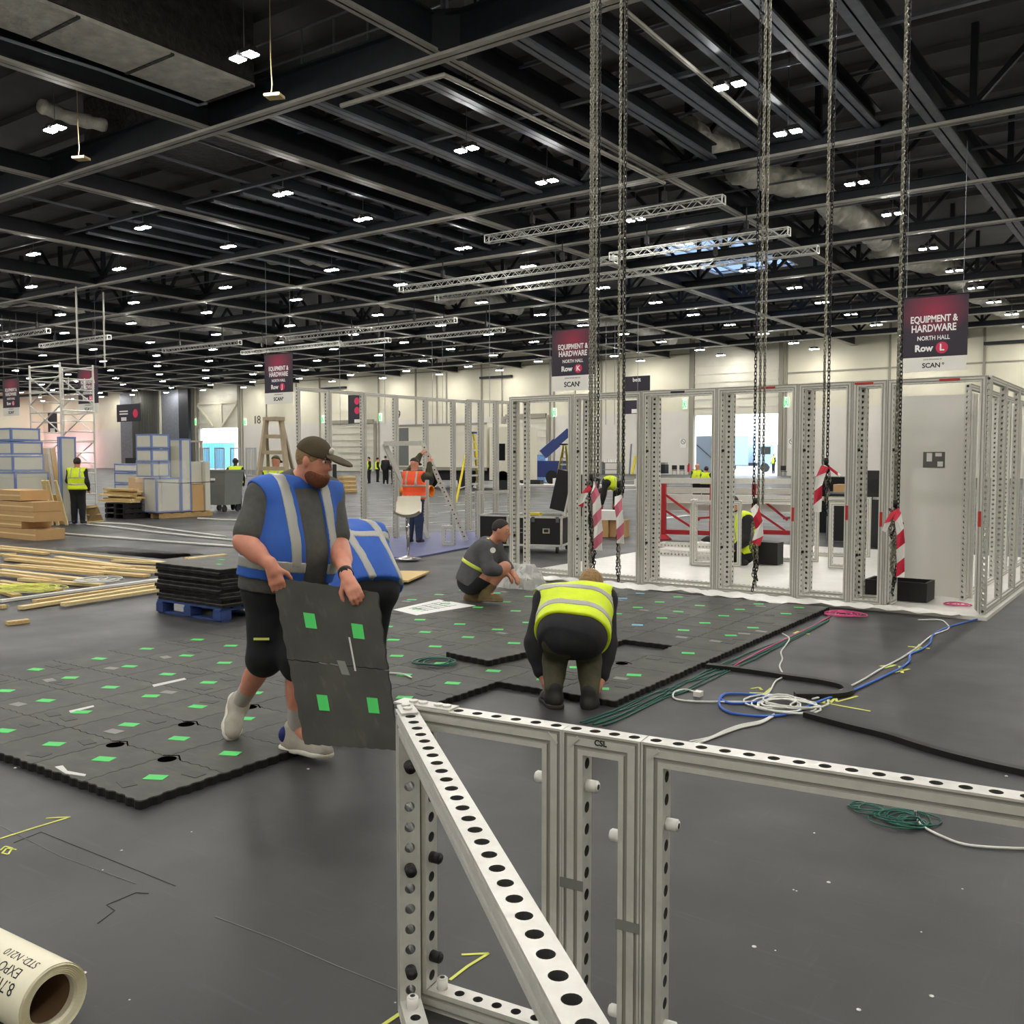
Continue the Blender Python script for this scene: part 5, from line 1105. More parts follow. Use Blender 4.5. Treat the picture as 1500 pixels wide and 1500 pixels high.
# primitives: (op, kind, params, k)   op: + smooth union, - smooth cut;   ('cut', point, normal) keeps the side the normal leaves
def bounds(pr):
    lo, hi = NA([1e9] * 3), NA([-1e9] * 3)
    for p in pr:
        if p[0] != '+': continue
        b = pbox(p); lo = np.minimum(lo, b[0]); hi = np.maximum(hi, b[1])
    return lo, hi
def pbox(p):
    if p[1] == 'cone': a, b, ra, rb = p[2]; r = max(ra, rb); return np.minimum(a, b) - r, np.maximum(a, b) + r
    c, R, r = p[2]; e = np.linalg.norm(r) if p[1] == 'box' else max(r); return NA(c) - e, NA(c) + e
def build(pr, h, name, mk, smooth=True, parent=None, shrink=0):
    lo, hi = bounds(pr); lo = lo - 2.5 * h; hi = hi + 2.5 * h; n = np.ceil((hi - lo) / h).astype(int) + 1
    Vv = np.full(n, 1.0, np.float32); ax = [lo[i] + h * np.arange(n[i]) for i in range(3)]
    for p in pr:
        if p[0] == 'cut':
            c, nn = NA(p[1], float), unit(p[2]); d = (ax[0][:, None, None] - c[0]) * nn[0] + (ax[1][None, :, None] - c[1]) * nn[1] + (ax[2][None, None, :] - c[2]) * nn[2]
            Vv = np.maximum(Vv, d.astype(np.float32)); continue
        k = p[3]; b = pbox(p); pad = k + 3 * h + .01
        i0 = np.maximum(np.floor((b[0] - pad - lo) / h).astype(int), 0); i1 = np.minimum(np.ceil((b[1] + pad - lo) / h).astype(int) + 1, n)
        if (i1 <= i0).any(): continue
        sl = tuple(slice(a, c) for a, c in zip(i0, i1)); X = np.stack(np.meshgrid(*[ax[i][sl[i]] for i in range(3)], indexing='ij'), -1)
        d = {'cone': cone_sdf, 'ell': ell_sdf, 'box': box_sdf}[p[1]](X, *p[2]); v = Vv[sl]
        if p[0] == '+':
            if k > 0: t = np.clip(.5 + .5 * (v - d) / k, 0, 1); v2 = v + (d - v) * t - k * t * (1 - t)
            else: v2 = np.minimum(v, d)
        else:
            if k > 0: t = np.clip(.5 - .5 * (v + d) / k, 0, 1); v2 = v + (-d - v) * t + k * t * (1 - t)
            else: v2 = np.maximum(v, -d)
        Vv[sl] = v2
    S = Vv < 0
    c8 = [S[i:n[0] - 1 + i, j:n[1] - 1 + j, k:n[2] - 1 + k] for i in (0, 1) for j in (0, 1) for k in (0, 1)]
    sm = sum(c.astype(np.int8) for c in c8); act = (sm > 0) & (sm < 8); idx = np.full(act.shape, -1, np.int32); cell = np.argwhere(act); m = len(cell)
    if m == 0: return None
    idx[tuple(cell.T)] = np.arange(m); acc = np.zeros((m, 3)); cnt = np.zeros(m)
    offs = [NA(o) for o in ((0, 0, 0), (0, 0, 1), (0, 1, 0), (0, 1, 1), (1, 0, 0), (1, 0, 1), (1, 1, 0), (1, 1, 1))]
    val = [Vv[tuple((cell + o).T)] for o in offs]
    for a in range(8):
        for b in range(a + 1, 8):
            df = offs[b] - offs[a]
            if np.abs(df).sum() != 1: continue
            mk_ = (val[a] < 0) != (val[b] < 0); t = val[a] / (val[a] - val[b] + (~mk_) * 1.0)
            acc += np.where(mk_[:, None], offs[a] + np.clip(t, 0, 1)[:, None] * df, 0); cnt += mk_
    pts = lo + (cell + acc / cnt[:, None]) * h; quads = []
    for d in range(3):
        u, w_ = (d + 1) % 3, (d + 2) % 3; sa = [slice(None)] * 3; sb = [slice(None)] * 3; sa[d] = slice(0, n[d] - 1); sb[d] = slice(1, n[d]); A_, B_ = S[tuple(sa)], S[tuple(sb)]
        e = np.argwhere(A_ != B_); e = e[(e[:, u] > 0) & (e[:, w_] > 0) & (e[:, u] < n[u] - 1) & (e[:, w_] < n[w_] - 1)]; fl_ = A_[tuple(e.T)]
        du = np.zeros(3, int); du[u] = 1; dw = np.zeros(3, int); dw[w_] = 1
        q = np.stack([idx[tuple((e - du - dw).T)], idx[tuple((e - dw).T)], idx[tuple(e.T)], idx[tuple((e - du).T)]], 1); q[~fl_] = q[~fl_][:, ::-1]; quads.append(q)
    q = np.concatenate(quads); q = q[(q >= 0).all(1)]
    me = bpy.data.meshes.new(name); me.vertices.add(m); me.vertices.foreach_set('co', pts.astype(np.float32).ravel()); me.loops.add(len(q) * 4); me.loops.foreach_set('vertex_index', q.astype(np.int32).ravel())
    me.polygons.add(len(q)); me.polygons.foreach_set('loop_start', np.arange(len(q), dtype=np.int32) * 4); me.polygons.foreach_set('loop_total', np.full(len(q), 4, np.int32)); me.polygons.foreach_set('use_smooth', np.ones(len(q), bool))
    me.materials.append(M[mk]); me.update(calc_edges=True); me.validate()
    o = link(name, me, parent)
    if parent is not None and parent.type == 'EMPTY': o.matrix_parent_inverse = Matrix.LocRotScale(parent.location, parent.rotation_euler, None).inverted()
    return o
def W(a): return NA([a.x, a.y, a.z]) if isinstance(a, Vector) else NA(a, float)
def hand_prims(wr, tip, nrm, thumb, sc=1., curl=.5, curls=None):
    """palm from the wrist toward tip; nrm = direction the fingers curl to; thumb = side direction"""
    wr, tip = NA(wr), NA(tip); d = unit(tip - wr); nrm = unit(NA(nrm) - d * (NA(nrm) @ d)); sd = unit(np.cross(d, nrm)); sd = sd if sd @ NA(thumb) > 0 else -sd
    kn = wr + d * .088 * sc; pr = [('+', 'cone', (wr - d * .02, wr + d * .03 * sc, .029 * sc, .031 * sc), .01)]
    for s in (-.027, -.009, .009, .027): pr.append(('+', 'cone', (wr + d * .025 * sc + sd * s * .7 * sc, kn + sd * s * sc, .017 * sc, .0135 * sc), .012))
    Ls = (.074, .088, .082, .063)
    for i, (s, L) in enumerate(zip((.029, .0095, -.0095, -.028), Ls)):
        c = (curls or (curl,) * 4)[i]; p = kn + sd * s * sc; dd = d + sd * s * 1.4; a = c * .7
        for f, r0, r1 in ((.45, .0105, .0098), (.30, .0098, .009), (.25, .009, .0078)):
            dd2 = unit(dd * math.cos(a) + nrm * math.sin(a)); q = p + dd2 * L * f * sc; pr.append(('+', 'cone', (p, q, r0 * sc, r1 * sc), .004)); p = q; a += c * .95
    p = wr + d * .03 * sc + sd * .026 * sc; t1 = p + unit(d * .6 + sd * .75 + nrm * .35) * .042 * sc; t2 = t1 + unit(d * .85 + sd * .25 + nrm * (.3 + curl * .5)) * .033 * sc; t3 = t2 + unit(d * .8 + nrm * (.4 + curl * .7)) * .026 * sc
    pr += [('+', 'cone', (wr + d * .015 * sc + sd * .008, p, .02 * sc, .0165 * sc), .012), ('+', 'cone', (p, t1, .0165 * sc, .0125 * sc), .006), ('+', 'cone', (t1, t2, .0125 * sc, .0112 * sc), .003), ('+', 'cone', (t2, t3, .0112 * sc, .009 * sc), .003)]
    return pr
class Person:
    def __init__(s, label, J, build_=1., belly=1., group=None, h=.012, skin='skin'):
        s.J = {k: W(v) for k, v in J.items()}; s.b = build_; s.bel = belly; s.h = h; s.skin = skin; J = s.J
        f = (J['anL'] + J['anR']) / 2; s.t = thing('person', label, 'person', (f[0], f[1], 0), 0, group)
        s.lat = unit(J['shL'] - J['shR']); s.hlat = unit(J.get('hipL', J['shL']) - J.get('hipR', J['shR']))
        s.up = unit(J['neck'] - J['pelvis']); s.fwd = unit(np.cross(s.lat, s.up)); s.parts = []
    def torso(s, e=0.):
        J, b = s.J, s.b; sw = np.linalg.norm(J['shL'] - J['shR']); P = [J['pelvis'], J['belly'], J['chest']]; out = []
        st = [(0, .075, .118), (.5, .07, .115 * s.bel), (1., .066, .118 * s.bel), (1.5, .08, .122), (2., .088, .118)]
        for t, w, r in st:
            i = min(int(t), 1); c = P[i] + (P[i + 1] - P[i]) * (t - i); la = unit(s.hlat * (2 - t) + s.lat * t); w = w * (sw / .36)
            out.append(('+', 'cone', (c - la * w, c + la * w, r * b + e, r * b + e), .07))
        nb = J['neck']
        for k in ('shL', 'shR'): out.append(('+', 'cone', (nb - s.up * .03, J[k], .062 * b + e, .066 * b + e), .06)); out.append(('+', 'cone', (J['chest'], J[k], .095 * b + e, .062 * b + e), .05))
        return out
    def arm(s, side, e=0., f0=0., f1=2.):
        J, b = s.J, s.b; S, E_, Wr = J['sh' + side], J['el' + side], J['wr' + side]; out = []
        out.append(('+', 'cone', (S, S + (E_ - S) * min(1, f1), .062 * b + e, (.062 - .016 * min(1, f1)) * b + e), .03))
        if f1 > 1: q = E_ + (Wr - E_) * (f1 - 1); out += [('+', 'cone', (E_, q, .047 * b + e, (.047 - .018 * (f1 - 1)) * b + e), .02), ('+', 'cone', (E_ + (q - E_) * .15, E_ + (q - E_) * .45, .047 * b + e, .045 * b + e), .03)]
        return out
    def leg(s, side, e=0., f1=2., loose=0.):
        J, b = s.J, s.b; Hp, K, A_ = J['hip' + side], J['kn' + side], J['an' + side]; out = [('+', 'cone', (Hp, Hp + (K - Hp) * min(1, f1), .095 * b + e, (.095 - .037 * min(1, f1)) * b + e + loose * min(1, f1)), .05)]
        if f1 > 1: q = K + (A_ - K) * (f1 - 1); out += [('+', 'cone', (K, q, .058 * b + e + loose, (.058 - .02 * (f1 - 1)) * b + e + loose), .03)]
        if f1 > 1.4: back = unit(np.cross(unit(A_ - K), s.hlat)); back = back if back @ s.fwd < 0 else -back; out.append(('+', 'cone', (K + (A_ - K) * .15 + back * .012, K + (A_ - K) * .5 + back * .01, .05 * b + e + loose * .6, .046 * b + e + loose * .6), .03))
        return out
    def head_axes(s):
        f = unit(s.J['face']); u = s.J.get('hup', NA([0, 0, 1.])); u = unit(u - f * (u @ f)); l = np.cross(u, f); return f, l, u
    def head(s, e=0., detail=True):
        c = s.J['head']; f, l, u = s.head_axes(); R = np.stack([f, l, u]); A_ = lambda x, y, z: c + f * x + l * y + u * z
        pr = [('+', 'ell', (A_(-.012, 0, .025), R, (.098 + e, .077 + e, .098 + e)), .02), ('+', 'ell', (A_(.022, 0, -.045), R, (.072 + e, .062 + e, .078 + e)), .04)]
        if detail:
            pr += [('+', 'cone', (A_(.088, 0, .022), A_(.108, 0, -.018), .010, .0145), .014), ('+', 'cone', (A_(.088, -.014, -.022), A_(.088, .014, -.022), .011, .011), .01), ('+', 'cone', (A_(.082, -.034, .034), A_(.082, .034, .034), .013, .013), .016), ('+', 'cone', (A_(.07, -.02, -.098), A_(.07, .02, -.098), .02, .02), .03),
                   ('+', 'cone', (A_(.088, -.018, -.054), A_(.088, .018, -.054), .008, .008), .008), ('+', 'cone', (A_(.086, -.016, -.066), A_(.086, .016, -.066), .008, .008), .008), ('-', 'ell', (A_(.098, .03, .016), R, (.016, .017, .011)), .012), ('-', 'ell', (A_(.098, -.03, .016), R, (.016, .017, .011)), .012)]
            for y in (-1, 1): pr += [('+', 'ell', (A_(-.005, y * .078, 0), R, (.019, .008, .033)), .008)]
        pr.append(('+', 'cone', (s.J['neck'] - s.up * .02, A_(-.02, 0, -.06), .06 * s.b, .056), .03)); return pr
    def body(s, hands=True, hcurl=None, hh=None):
        J = s.J; pr = s.torso() + s.head()
        for k in 'LR': pr += s.arm(k) + s.leg(k)
        hc = hcurl or {}
        for k in 'LR':
            if hands: pr += hand_prims(J['wr' + k], J['hd' + k], hc.get('n' + k, s.fwd), hc.get('t' + k, s.fwd), 1.02 * (s.b ** .3), hc.get('c' + k, .6))
            pr.append(('+', 'cone', (J['an' + k], J['to' + k] + (J['an' + k] - J['to' + k]) * .2, .038, .03), .02))
        o = build(pr, s.h, 'body', s.skin, parent=s.t); f, l, u = s.head_axes(); c = J['head']
        if s.h < .02:
            for y in (-.03, .03):
                e = c + f * .079 + l * y + u * .016; q = MB().use('eye_white'); q.lathe(e - f * .0, [(.001, -.012), (.009, -.008), (.012, 0), (.009, .008), (.001, .012)], 12, f); q.use('eye_dark').lathe(e + f * .0085, [(.006, 0), (.005, .003), (.001, .0042)], 10, f); wobj(q, 'eye', s.t, True)
            wobj(MB().use('lip').cyl(c + f * .093 - l * .017 - u * .06, c + f * .093 + l * .017 - u * .06, .0042, 6), 'lips', s.t, True)
        return o
    def shirt(s, mk, sleeve=.6, e=.014, name='shirt', hem=.0, collar=True, h=None, extra=None, armk='LR'):
        J = s.J; pr = s.torso(e)
        if hem: pr.append(('+', 'cone', (J['pelvis'] - s.hlat * .07, J['pelvis'] + s.hlat * .07, .125 * s.b + e, .125 * s.b + e), .05))
        pr.append(('cut', J['pelvis'] - s.up * hem, -s.up)) if hem is not None else None
        for k in armk: pr += s.arm(k, e + .006, 0, sleeve)
        if collar: pr += [('+', 'cone', (J['neck'] - s.up * .04, J['neck'] - s.up * .005, .066 * s.b, .062 * s.b), .02)]
        if extra: pr += extra
        return build(pr, h or s.h, name, mk, parent=s.t)
    def trousers(s, mk, f1=1.9, e=.016, loose=.0, name='trousers', h=None):
        J = s.J; pr = [('+', 'cone', (J['pelvis'] - s.hlat * .075, J['pelvis'] + s.hlat * .075, .122 * s.b + e, .122 * s.b + e), .05)]
        for k in 'LR': pr += s.leg(k, e, f1, loose)
        pr.append(('cut', J['pelvis'] + s.up * .10, s.up)); return build(pr, h or s.h, name, mk, parent=s.t)
    def shoe(s, k, mk, sole='sole', high=.0, L=1., sk=None):
        z = L
        J = s.J; a, t = J['an' + k], J['to' + k]; d = unit(t - a); dn = s.J.get('dn' + k, NA([0, 0, -1.])); dn = unit(dn - d * (dn @ d) * .0)
        fl = t - a; fl = unit(fl - dn * (fl @ dn)); base = a + dn * ((t - a) @ dn); heel = base - fl * .055; tip = t - fl * .02; la = np.cross(fl, dn); R = np.stack([fl, la, -dn]); hh = abs((t - a) @ dn)
        pr = [('+', 'cone', (heel - dn * .035, heel + fl * .07 - dn * .045, .038 * z, .042 * z), .02), ('+', 'cone', (heel + fl * .07 - dn * .035, tip - fl * .02 - dn * .015 * z, .042 * z, .036 * z), .03), ('+', 'cone', (tip - fl * .055 - dn * .012, tip - dn * .012, .045 * z, .032 * z), .03), ('+', 'cone', (a - dn * .0 - fl * .012, base - fl * .01 - dn * .05, .045 * z, .05 * z), .03)]
        if high: q = a - unit(a - J['kn' + k]) * high; pr.append(('+', 'cone', (a, q, .052, .056), .03))
        pr.append(('cut', base + dn * .008, dn)); sh = build(pr, min(s.h, .01) if s.h < .02 else s.h, 'shoe' if not high else 'boot', mk, parent=s.t)
        if sole:
            pr = [('+', 'cone', (heel - dn * .002, heel + fl * .07 - dn * .002, .046 * z, .044 * z), .02), ('+', 'cone', (heel + fl * .07 - dn * .002, tip - fl * .04 - dn * .002, .044 * z, .050 * z), .02), ('+', 'cone', (tip - fl * .05, tip, .050 * z, .036 * z), .02), ('cut', base - dn * .016, -dn), ('cut', base + dn * .014, dn)]
            build(pr, min(s.h, .01) if s.h < .02 else s.h, 'sole', sole, parent=sh)
        if sk: build([('+', 'cone', (a + dn * .02, J['an' + k] + (J['kn' + k] - J['an' + k]) * sk, .046, .052), .02), ('cut', J['an' + k] + (J['kn' + k] - J['an' + k]) * sk, J['kn' + k] - J['an' + k])], s.h, 'sock', 'sock', parent=s.t)
        return sh
    def vest(s, mk, strips=((.25, .0),), e=.030, open_=None, hem=.02, h=None, rmk='reflect', braces=True, stripw=.026, back=False):
        J = s.J
        def base(ee):
            pr = s.torso(ee); pr.append(('+', 'cone', (J['pelvis'] - s.hlat * .075, J['pelvis'] + s.hlat * .075, .125 * s.b + ee, .125 * s.b + ee), .05))
            pr.append(('cut', J['pelvis'] - s.up * hem, -s.up)); pr.append(('cut', J['neck'] + s.up * .035, s.up))
            pr.append(('-', 'cone', (J['neck'] - s.up * .02 + s.fwd * .01, J['neck'] + s.up * .12, .066 * s.b, .075 * s.b), .02))
            for k, sg in (('L', 1), ('R', -1)): pr += [('-', 'cone', (J['sh' + k] + s.lat * sg * .055 * s.b - s.up * .03, J['sh' + k] + s.lat * sg * .20 - s.up * .06, .092 * s.b, .16), .015), ('-', 'cone', (J['sh' + k] + s.lat * sg * .03 * s.b - s.up * .05, J['sh' + k] + (J['el' + k] - J['sh' + k]) * .38 + s.lat * sg * .06, .075 * s.b, .08), .015)]
            if open_: c, R, hf = open_; pr.append(('-', 'box', (c, R, hf), .01))
            return pr
        h = h or s.h; v = build(base(e), h, 'vest', mk, parent=s.t); L = J['chest'] - J['pelvis']
        for t in strips:
            c = J['pelvis'] + L * t; build(base(e + .004) + [('cut', c + s.up * stripw, s.up), ('cut', c - s.up * stripw, -s.up)], h * .8 if h < .02 else h, 'reflective_strip', rmk, parent=v)
        if braces:
            for sg in (-1, 1):
                o = J['chest'] + s.lat * sg * .105 * s.b; build(base(e + .0045) + [('cut', o + s.lat * stripw, s.lat), ('cut', o - s.lat * stripw, -s.lat), ('cut', J['pelvis'] + L * (max(strips) if not back else -1), -s.up)], h * .8 if h < .02 else h, 'reflective_strip', rmk, parent=v)
        return v
    def hair(s, mk, e=.012, line=.02, back=-.05, h=None):
        c = s.J['head']; f, l, u = s.head_axes(); R = np.stack([f, l, u]); pr = [('+', 'ell', (c - f * .012 + u * .027, R, (.098 + e, .077 + e, .098 + e)), 0), ('cut', c + f * .035 + u * line, f * .75 - u * .65), ('cut', c + u * back, -u)]
        return build(pr, h or s.h * .8, 'hair', mk, parent=s.t)
    def cap(s, mk, mk2=None, brim=True):
        c = s.J['head']; f, l, u = s.head_axes(); R = np.stack([f, l, u]); k = build([('+', 'ell', (c - f * .010 + u * .032, R, (.112, .089, .108)), 0), ('cut', c + u * .042, -u - f * .18)], s.h * .8, 'cap', mk, parent=s.t)
        if brim:
            o = c + f * .155 + u * .040; R2 = np.stack([unit(f - u * .22), l, unit(u + f * .22)]); build([('+', 'ell', (o, R2, (.085, .075, .012)), 0)], min(.008, s.h), 'brim', mk2 or mk, parent=k)
        return k
def standing(label, px, ytop, yfoot, az, d=None, vest='vest_yellow', top='dark_top', legs='shorts', skin='skin', hair='hair_dark', h=.03, arms=None, cap=None, group=None, z=0., strips=(.35, .85)):
    """az: facing direction in degrees from the camera's right, counter-clockwise seen from above (90 = away)"""
    f = G(px, yfoot, z); d = (f - CAM).dot(FW); H_ = (yfoot - ytop) * d / F * .985; s = H_ / 1.76; a = math.radians(az); fw = W(RT) * math.cos(a) + W(FH) * math.sin(a); lt = np.cross([0, 0, 1.], fw); f = W(f)
    P = lambda x, y, zz: f + fw * x * s + lt * y * s + NA([0, 0, zz * s])
    J = dict(head=P(.03, 0, 1.645), face=fw + NA([0, 0, -.15]), neck=P(0, 0, 1.48), chest=P(0, 0, 1.30), belly=P(.02, 0, 1.10), pelvis=P(0, 0, .95), shL=P(0, .175, 1.42), shR=P(0, -.175, 1.42), elL=P(-.02, .24, 1.14), elR=P(-.02, -.24, 1.14), wrL=P(.12, .24, .92), wrR=P(.12, -.24, .92), hdL=P(.18, .23, .84), hdR=P(.18, -.23, .84),
             hipL=P(0, .09, .92), hipR=P(0, -.09, .92), knL=P(.03, .10, .50), knR=P(.03, -.10, .50), anL=P(0, .11, .09), anR=P(0, -.11, .09), toL=P(.17, .13, .03), toR=P(.17, -.13, .03))
    for k, v in (arms or {}).items(): J[k] = P(*v)
    p = Person(label, J, 1., 1., group, h * 1, skin); p.body(); p.shirt(top, 1.95); p.trousers(legs, 1.95, loose=.012)
    for k in 'LR': p.shoe(k, 'boot_black', None, .08)
    if vest: p.vest(vest, strips, braces=h < .028)
    if cap: p.cap(cap)
    else: p.hair(hair)
    return p
# ---------------------------------------------------------------- the man in the blue vest carrying the tiles
J = dict(head=D(460, 676, 5.27), face=W(RT) * .93 - W(FH) * .34 + NA([0, 0, -.22]), neck=D(432, 706, 5.33), chest=D(430, 748, 5.33), belly=D(428, 806, 5.29), pelvis=D(414, 858, 5.33),
         shR=D(388, 727, 5.20), shL=D(478, 724, 5.47), elR=D(357, 793, 5.06), elL=D(496, 798, 5.37), wrR=D(398, 829, 4.99), wrL=D(508, 846, 5.0), hdR=D(408, 862, 4.99), hdL=D(521, 872, 4.93),
         hipR=D(394, 866, 5.28), hipL=D(434, 866, 5.40), knR=D(391, 958, 5.28), knL=D(438, 962, 5.22), anR=D(352, 1030, 5.62), anL=D(433, 1066, 5.33), toR=D(337, 1080, 5.50), toL=D(482, 1106, 5.22))
J['dnR'] = W(RT) * -.62 + W(FH) * .45 + NA([0, 0, -.62]); 
p = Person('large bearded man in cap and open blue safety vest carrying black floor tiles', J, 1.17, 1.22, None, .0085, 'skin_red')
p.body(hcurl=dict(nR=-W(pn) + NA([0, 0, -.3]), nL=-W(pn) + NA([0, 0, -.3]), tR=W(RT), tL=-W(RT), cR=.55, cL=.6))
p.shirt('grey_shirt', .80, .016, hem=.03)
p.trousers('shorts', 1.10, .020, .018, 'shorts')
up0 = p.up; fc = p.J['chest'] + p.fwd * .18 + p.lat * .055; Rv = np.stack([p.fwd, p.lat, p.up])
v = p.vest('vest_blue', (.30,), .030, (p.J['belly'] + p.fwd * .26 + p.lat * .045 + up0 * .02, Rv, (.20, .075, .50)), -.045, stripw=.030)
for k, m_ in (('R', 'shoe_white'), ('L', 'shoe_white')): p.shoe(k, m_, 'sole', 0, 1.22, .32)
a = p.J['anL']; build([('+', 'ell', (a + W(RT) * -.055 + NA([0, 0, -.035]), np.eye(3), (.030, .05, .05)), 0)], .008, 'heel_patch', 'navy_patch', parent=p.t)
p.cap('cap', 'cap'); p.hair('hair_sand', .004, .0, -.075)
f, l, u = p.head_axes(); c = p.J['head']; R = np.stack([f, l, u]); build([('+', 'ell', (c + f * .026 - u * .062, R, (.084, .069, .066)), .0), ('+', 'ell', (c + f * .05 - u * .10, R, (.05, .045, .04)), .03), ('cut', c + f * .0 - u * .035, u * .9 + f * .25), ('cut', c - f * .02, -f)], .007, 'beard', 'beard', parent=p.t)
build([('+', 'ell', (c + f * .098 + u * .078, np.stack([f, l, u]), (.008, .026, .022)), 0)], .005, 'cap_badge', 'eye_white', parent=p.t)
wl = p.J['wrL'] + (p.J['elL'] - p.J['wrL']) * .12; ax_ = unit(p.J['elL'] - p.J['wrL']); wobj(MB().use('black').cyl(V(wl - ax_ * .014), V(wl + ax_ * .014), .041, 18), 'watch_strap', p.t); wobj(MB().use('black').cyl(V(wl - W(FH) * .036 + NA([0, 0, .016])), V(wl - W(FH) * .05 + NA([0, 0, .022])), .019, 14), 'watch_face', p.t)
tp = p.J['pelvis'] + (p.J['hipR'] - p.J['pelvis']) * 1.2; wobj(MB().use('yellow_tape').box(D(383, 936, 5.155), (.085, .01, .012), RT.to_track_quat('X', 'Z').to_matrix()), 'pocket_trim', p.t)
# ---------------------------------------------------------------- the bent person behind him
J = dict(head=D(505, 792, 6.78), face=W(FH) * .6 + NA([0, 0, -.8]), hup=W(FH) * .8, neck=D(508, 778, 6.62), chest=D(520, 803, 6.52), belly=D(531, 836, 6.40), pelvis=D(538, 864, 6.34), shL=D(500, 797, 6.42), shR=D(549, 788, 6.60), elL=D(492, 850, 6.7), elR=D(556, 840, 6.85), wrL=D(490, 905, 6.8), wrR=D(548, 890, 6.95), hdL=D(490, 925, 6.8), hdR=D(544, 908, 6.95),
         hipL=D(522, 872, 6.32), hipR=D(552, 870, 6.40), knL=D(520, 945, 6.4), knR=D(545, 945, 6.5), anL=D(522, 1015, 6.32), anR=D(545, 1008, 6.42), toL=D(512, 1008, 6.5), toR=D(545, 1000, 6.62))
p = Person('bent-over person in blue safety vest behind the capped man, head hidden', J, 1.1, 1.05, None, .012); p.body(hands=True); p.shirt('dark_top', 1.8); p.trousers('shorts', 1.95, loose=.01); p.vest('vest_blue', (.95,), .034, None, .03, braces=True, stripw=.028, back=True); p.hair('hair_dark')
for k in 'LR': p.shoe(k, 'boot_black', None, .08)
# ---------------------------------------------------------------- the man in yellow bending over the floor
J = dict(head=D(866, 860, 6.98), face=W(FH) * .55 + NA([0, 0, -.85]), hup=W(FH) * .8 + NA([0, 0, .5]), neck=D(853, 872, 6.90), chest=D(844, 888, 6.80), belly=D(840, 912, 6.62), pelvis=D(838, 932, 6.46), shR=D(801, 880, 6.84), shL=D(884, 878, 6.86), elR=D(784, 940, 6.74), elL=D(888, 940, 6.76), wrR=D(794, 986, 6.66), wrL=D(880, 992, 6.64), hdR=D(797, 1004, 6.62), hdL=D(879, 1011, 6.58),
         hipR=D(819, 938, 6.46), hipL=D(858, 938, 6.46), knR=D(813, 966, 6.60), knL=D(863, 968, 6.60), anR=D(811, 1008, 6.42), anL=D(864, 1012, 6.40), toR=D(799, 1021, 6.62), toL=D(872, 1030, 6.56))
p = Person('worker in yellow safety vest bending down over the rubber floor, seen from behind', J, 1.04, 1.1, None, .010); p.body(hcurl=dict(nR=W(RT), nL=-W(RT), tR=W(FH), tL=W(FH), cR=.5, cL=.5)); p.shirt('dark_top', 1.92, .022, 'jacket', hem=.10, extra=[('+', 'cone', (W(D(822, 934, 6.42)), W(D(856, 934, 6.42)), .125, .125), .05)]); p.trousers('olive', 2.0, .018, .006)
p.vest('vest_yellow', (.40, 1.0), .040, None, -.02, stripw=.032, braces=False); p.hair('hair_sand', .014, .05, -.07)
for k in 'LR': p.shoe(k, 'boot_black', 'sole_dark', 0, 1.25)
# ---------------------------------------------------------------- the crouching man
dd = 10.75
J = dict(head=D(734, 777, dd - .05), face=W(RT) * .93 - W(FH) * .3 + NA([0, 0, -.22]), neck=D(718, 797, dd), chest=D(708, 812, dd), belly=D(697, 832, dd), pelvis=D(690, 850, dd + .02), shR=D(706, 803, dd - .17), shL=D(724, 801, dd + .17), elR=D(716, 832, dd - .26), elL=D(738, 828, dd + .2), wrR=D(739, 838, dd - .20), wrL=D(750, 838, dd + .12), hdR=D(748, 846, dd - .15), hdL=D(756, 846, dd + .08),
         hipR=D(693, 855, dd - .09), hipL=D(697, 853, dd + .1), knR=D(740, 831, dd - .18), knL=D(744, 833, dd + .18), anR=D(716, 869, dd - .16), anL=D(724, 866, dd + .2), toR=D(738, 879, dd - .22), toL=D(745, 877, dd + .2))
J['anR'], J['toR'] = D(713, 868, dd - .12), D(734, 880, dd - .2); J['anL'], J['toL'] = D(690, 872, dd + .12), D(706, 882, dd + .05)
p = Person('crouching man in grey hoodie, black shorts and tan boots with yellow harness', J, 1.05, 1.0, None, .011); p.body(hcurl=dict(nR=NA([0, 0, -1.]), nL=NA([0, 0, -1.]), tR=W(RT), tL=W(RT), cR=.4, cL=.4)); ho = p.shirt('hoodie', 1.55, .022, 'hoodie', hem=.05, extra=[('+', 'cone', (p.J['neck'] - p.fwd * .07 - p.lat * .05, p.J['neck'] - p.fwd * .07 + p.lat * .05, .055, .055), .04)])
p.trousers('shorts', .88, .02, .01, 'shorts'); p.hair('hair_dark', .004, .05, -.02)
for k in 'LR': p.shoe(k, 'boot_tan', 'boot_tan', .10, 1.15)
L_ = p.J['chest'] - p.J['pelvis']; c = p.J['pelvis'] + L_ * .55
build(p.torso(.028) + [('cut', c + p.up * .02, p.up), ('cut', c - p.up * .02, -p.up)], .008, 'harness_band', 'reflect_yellow', parent=p.t)
b_ = p.J['chest'] - p.lat * .04; build(p.torso(.028) + [('cut', b_ + p.lat * .02, p.lat), ('cut', b_ - p.lat * .02, -p.lat), ('cut', c, -p.up), ('cut', p.J['belly'], p.fwd)], .008, 'harness_band', 'reflect_yellow', parent=p.t)
wobj(MB().use('white').cyl(D(722, 806, dd - .275), D(722, 806, dd - .285), .032, 12), 'sleeve_patch', p.t)
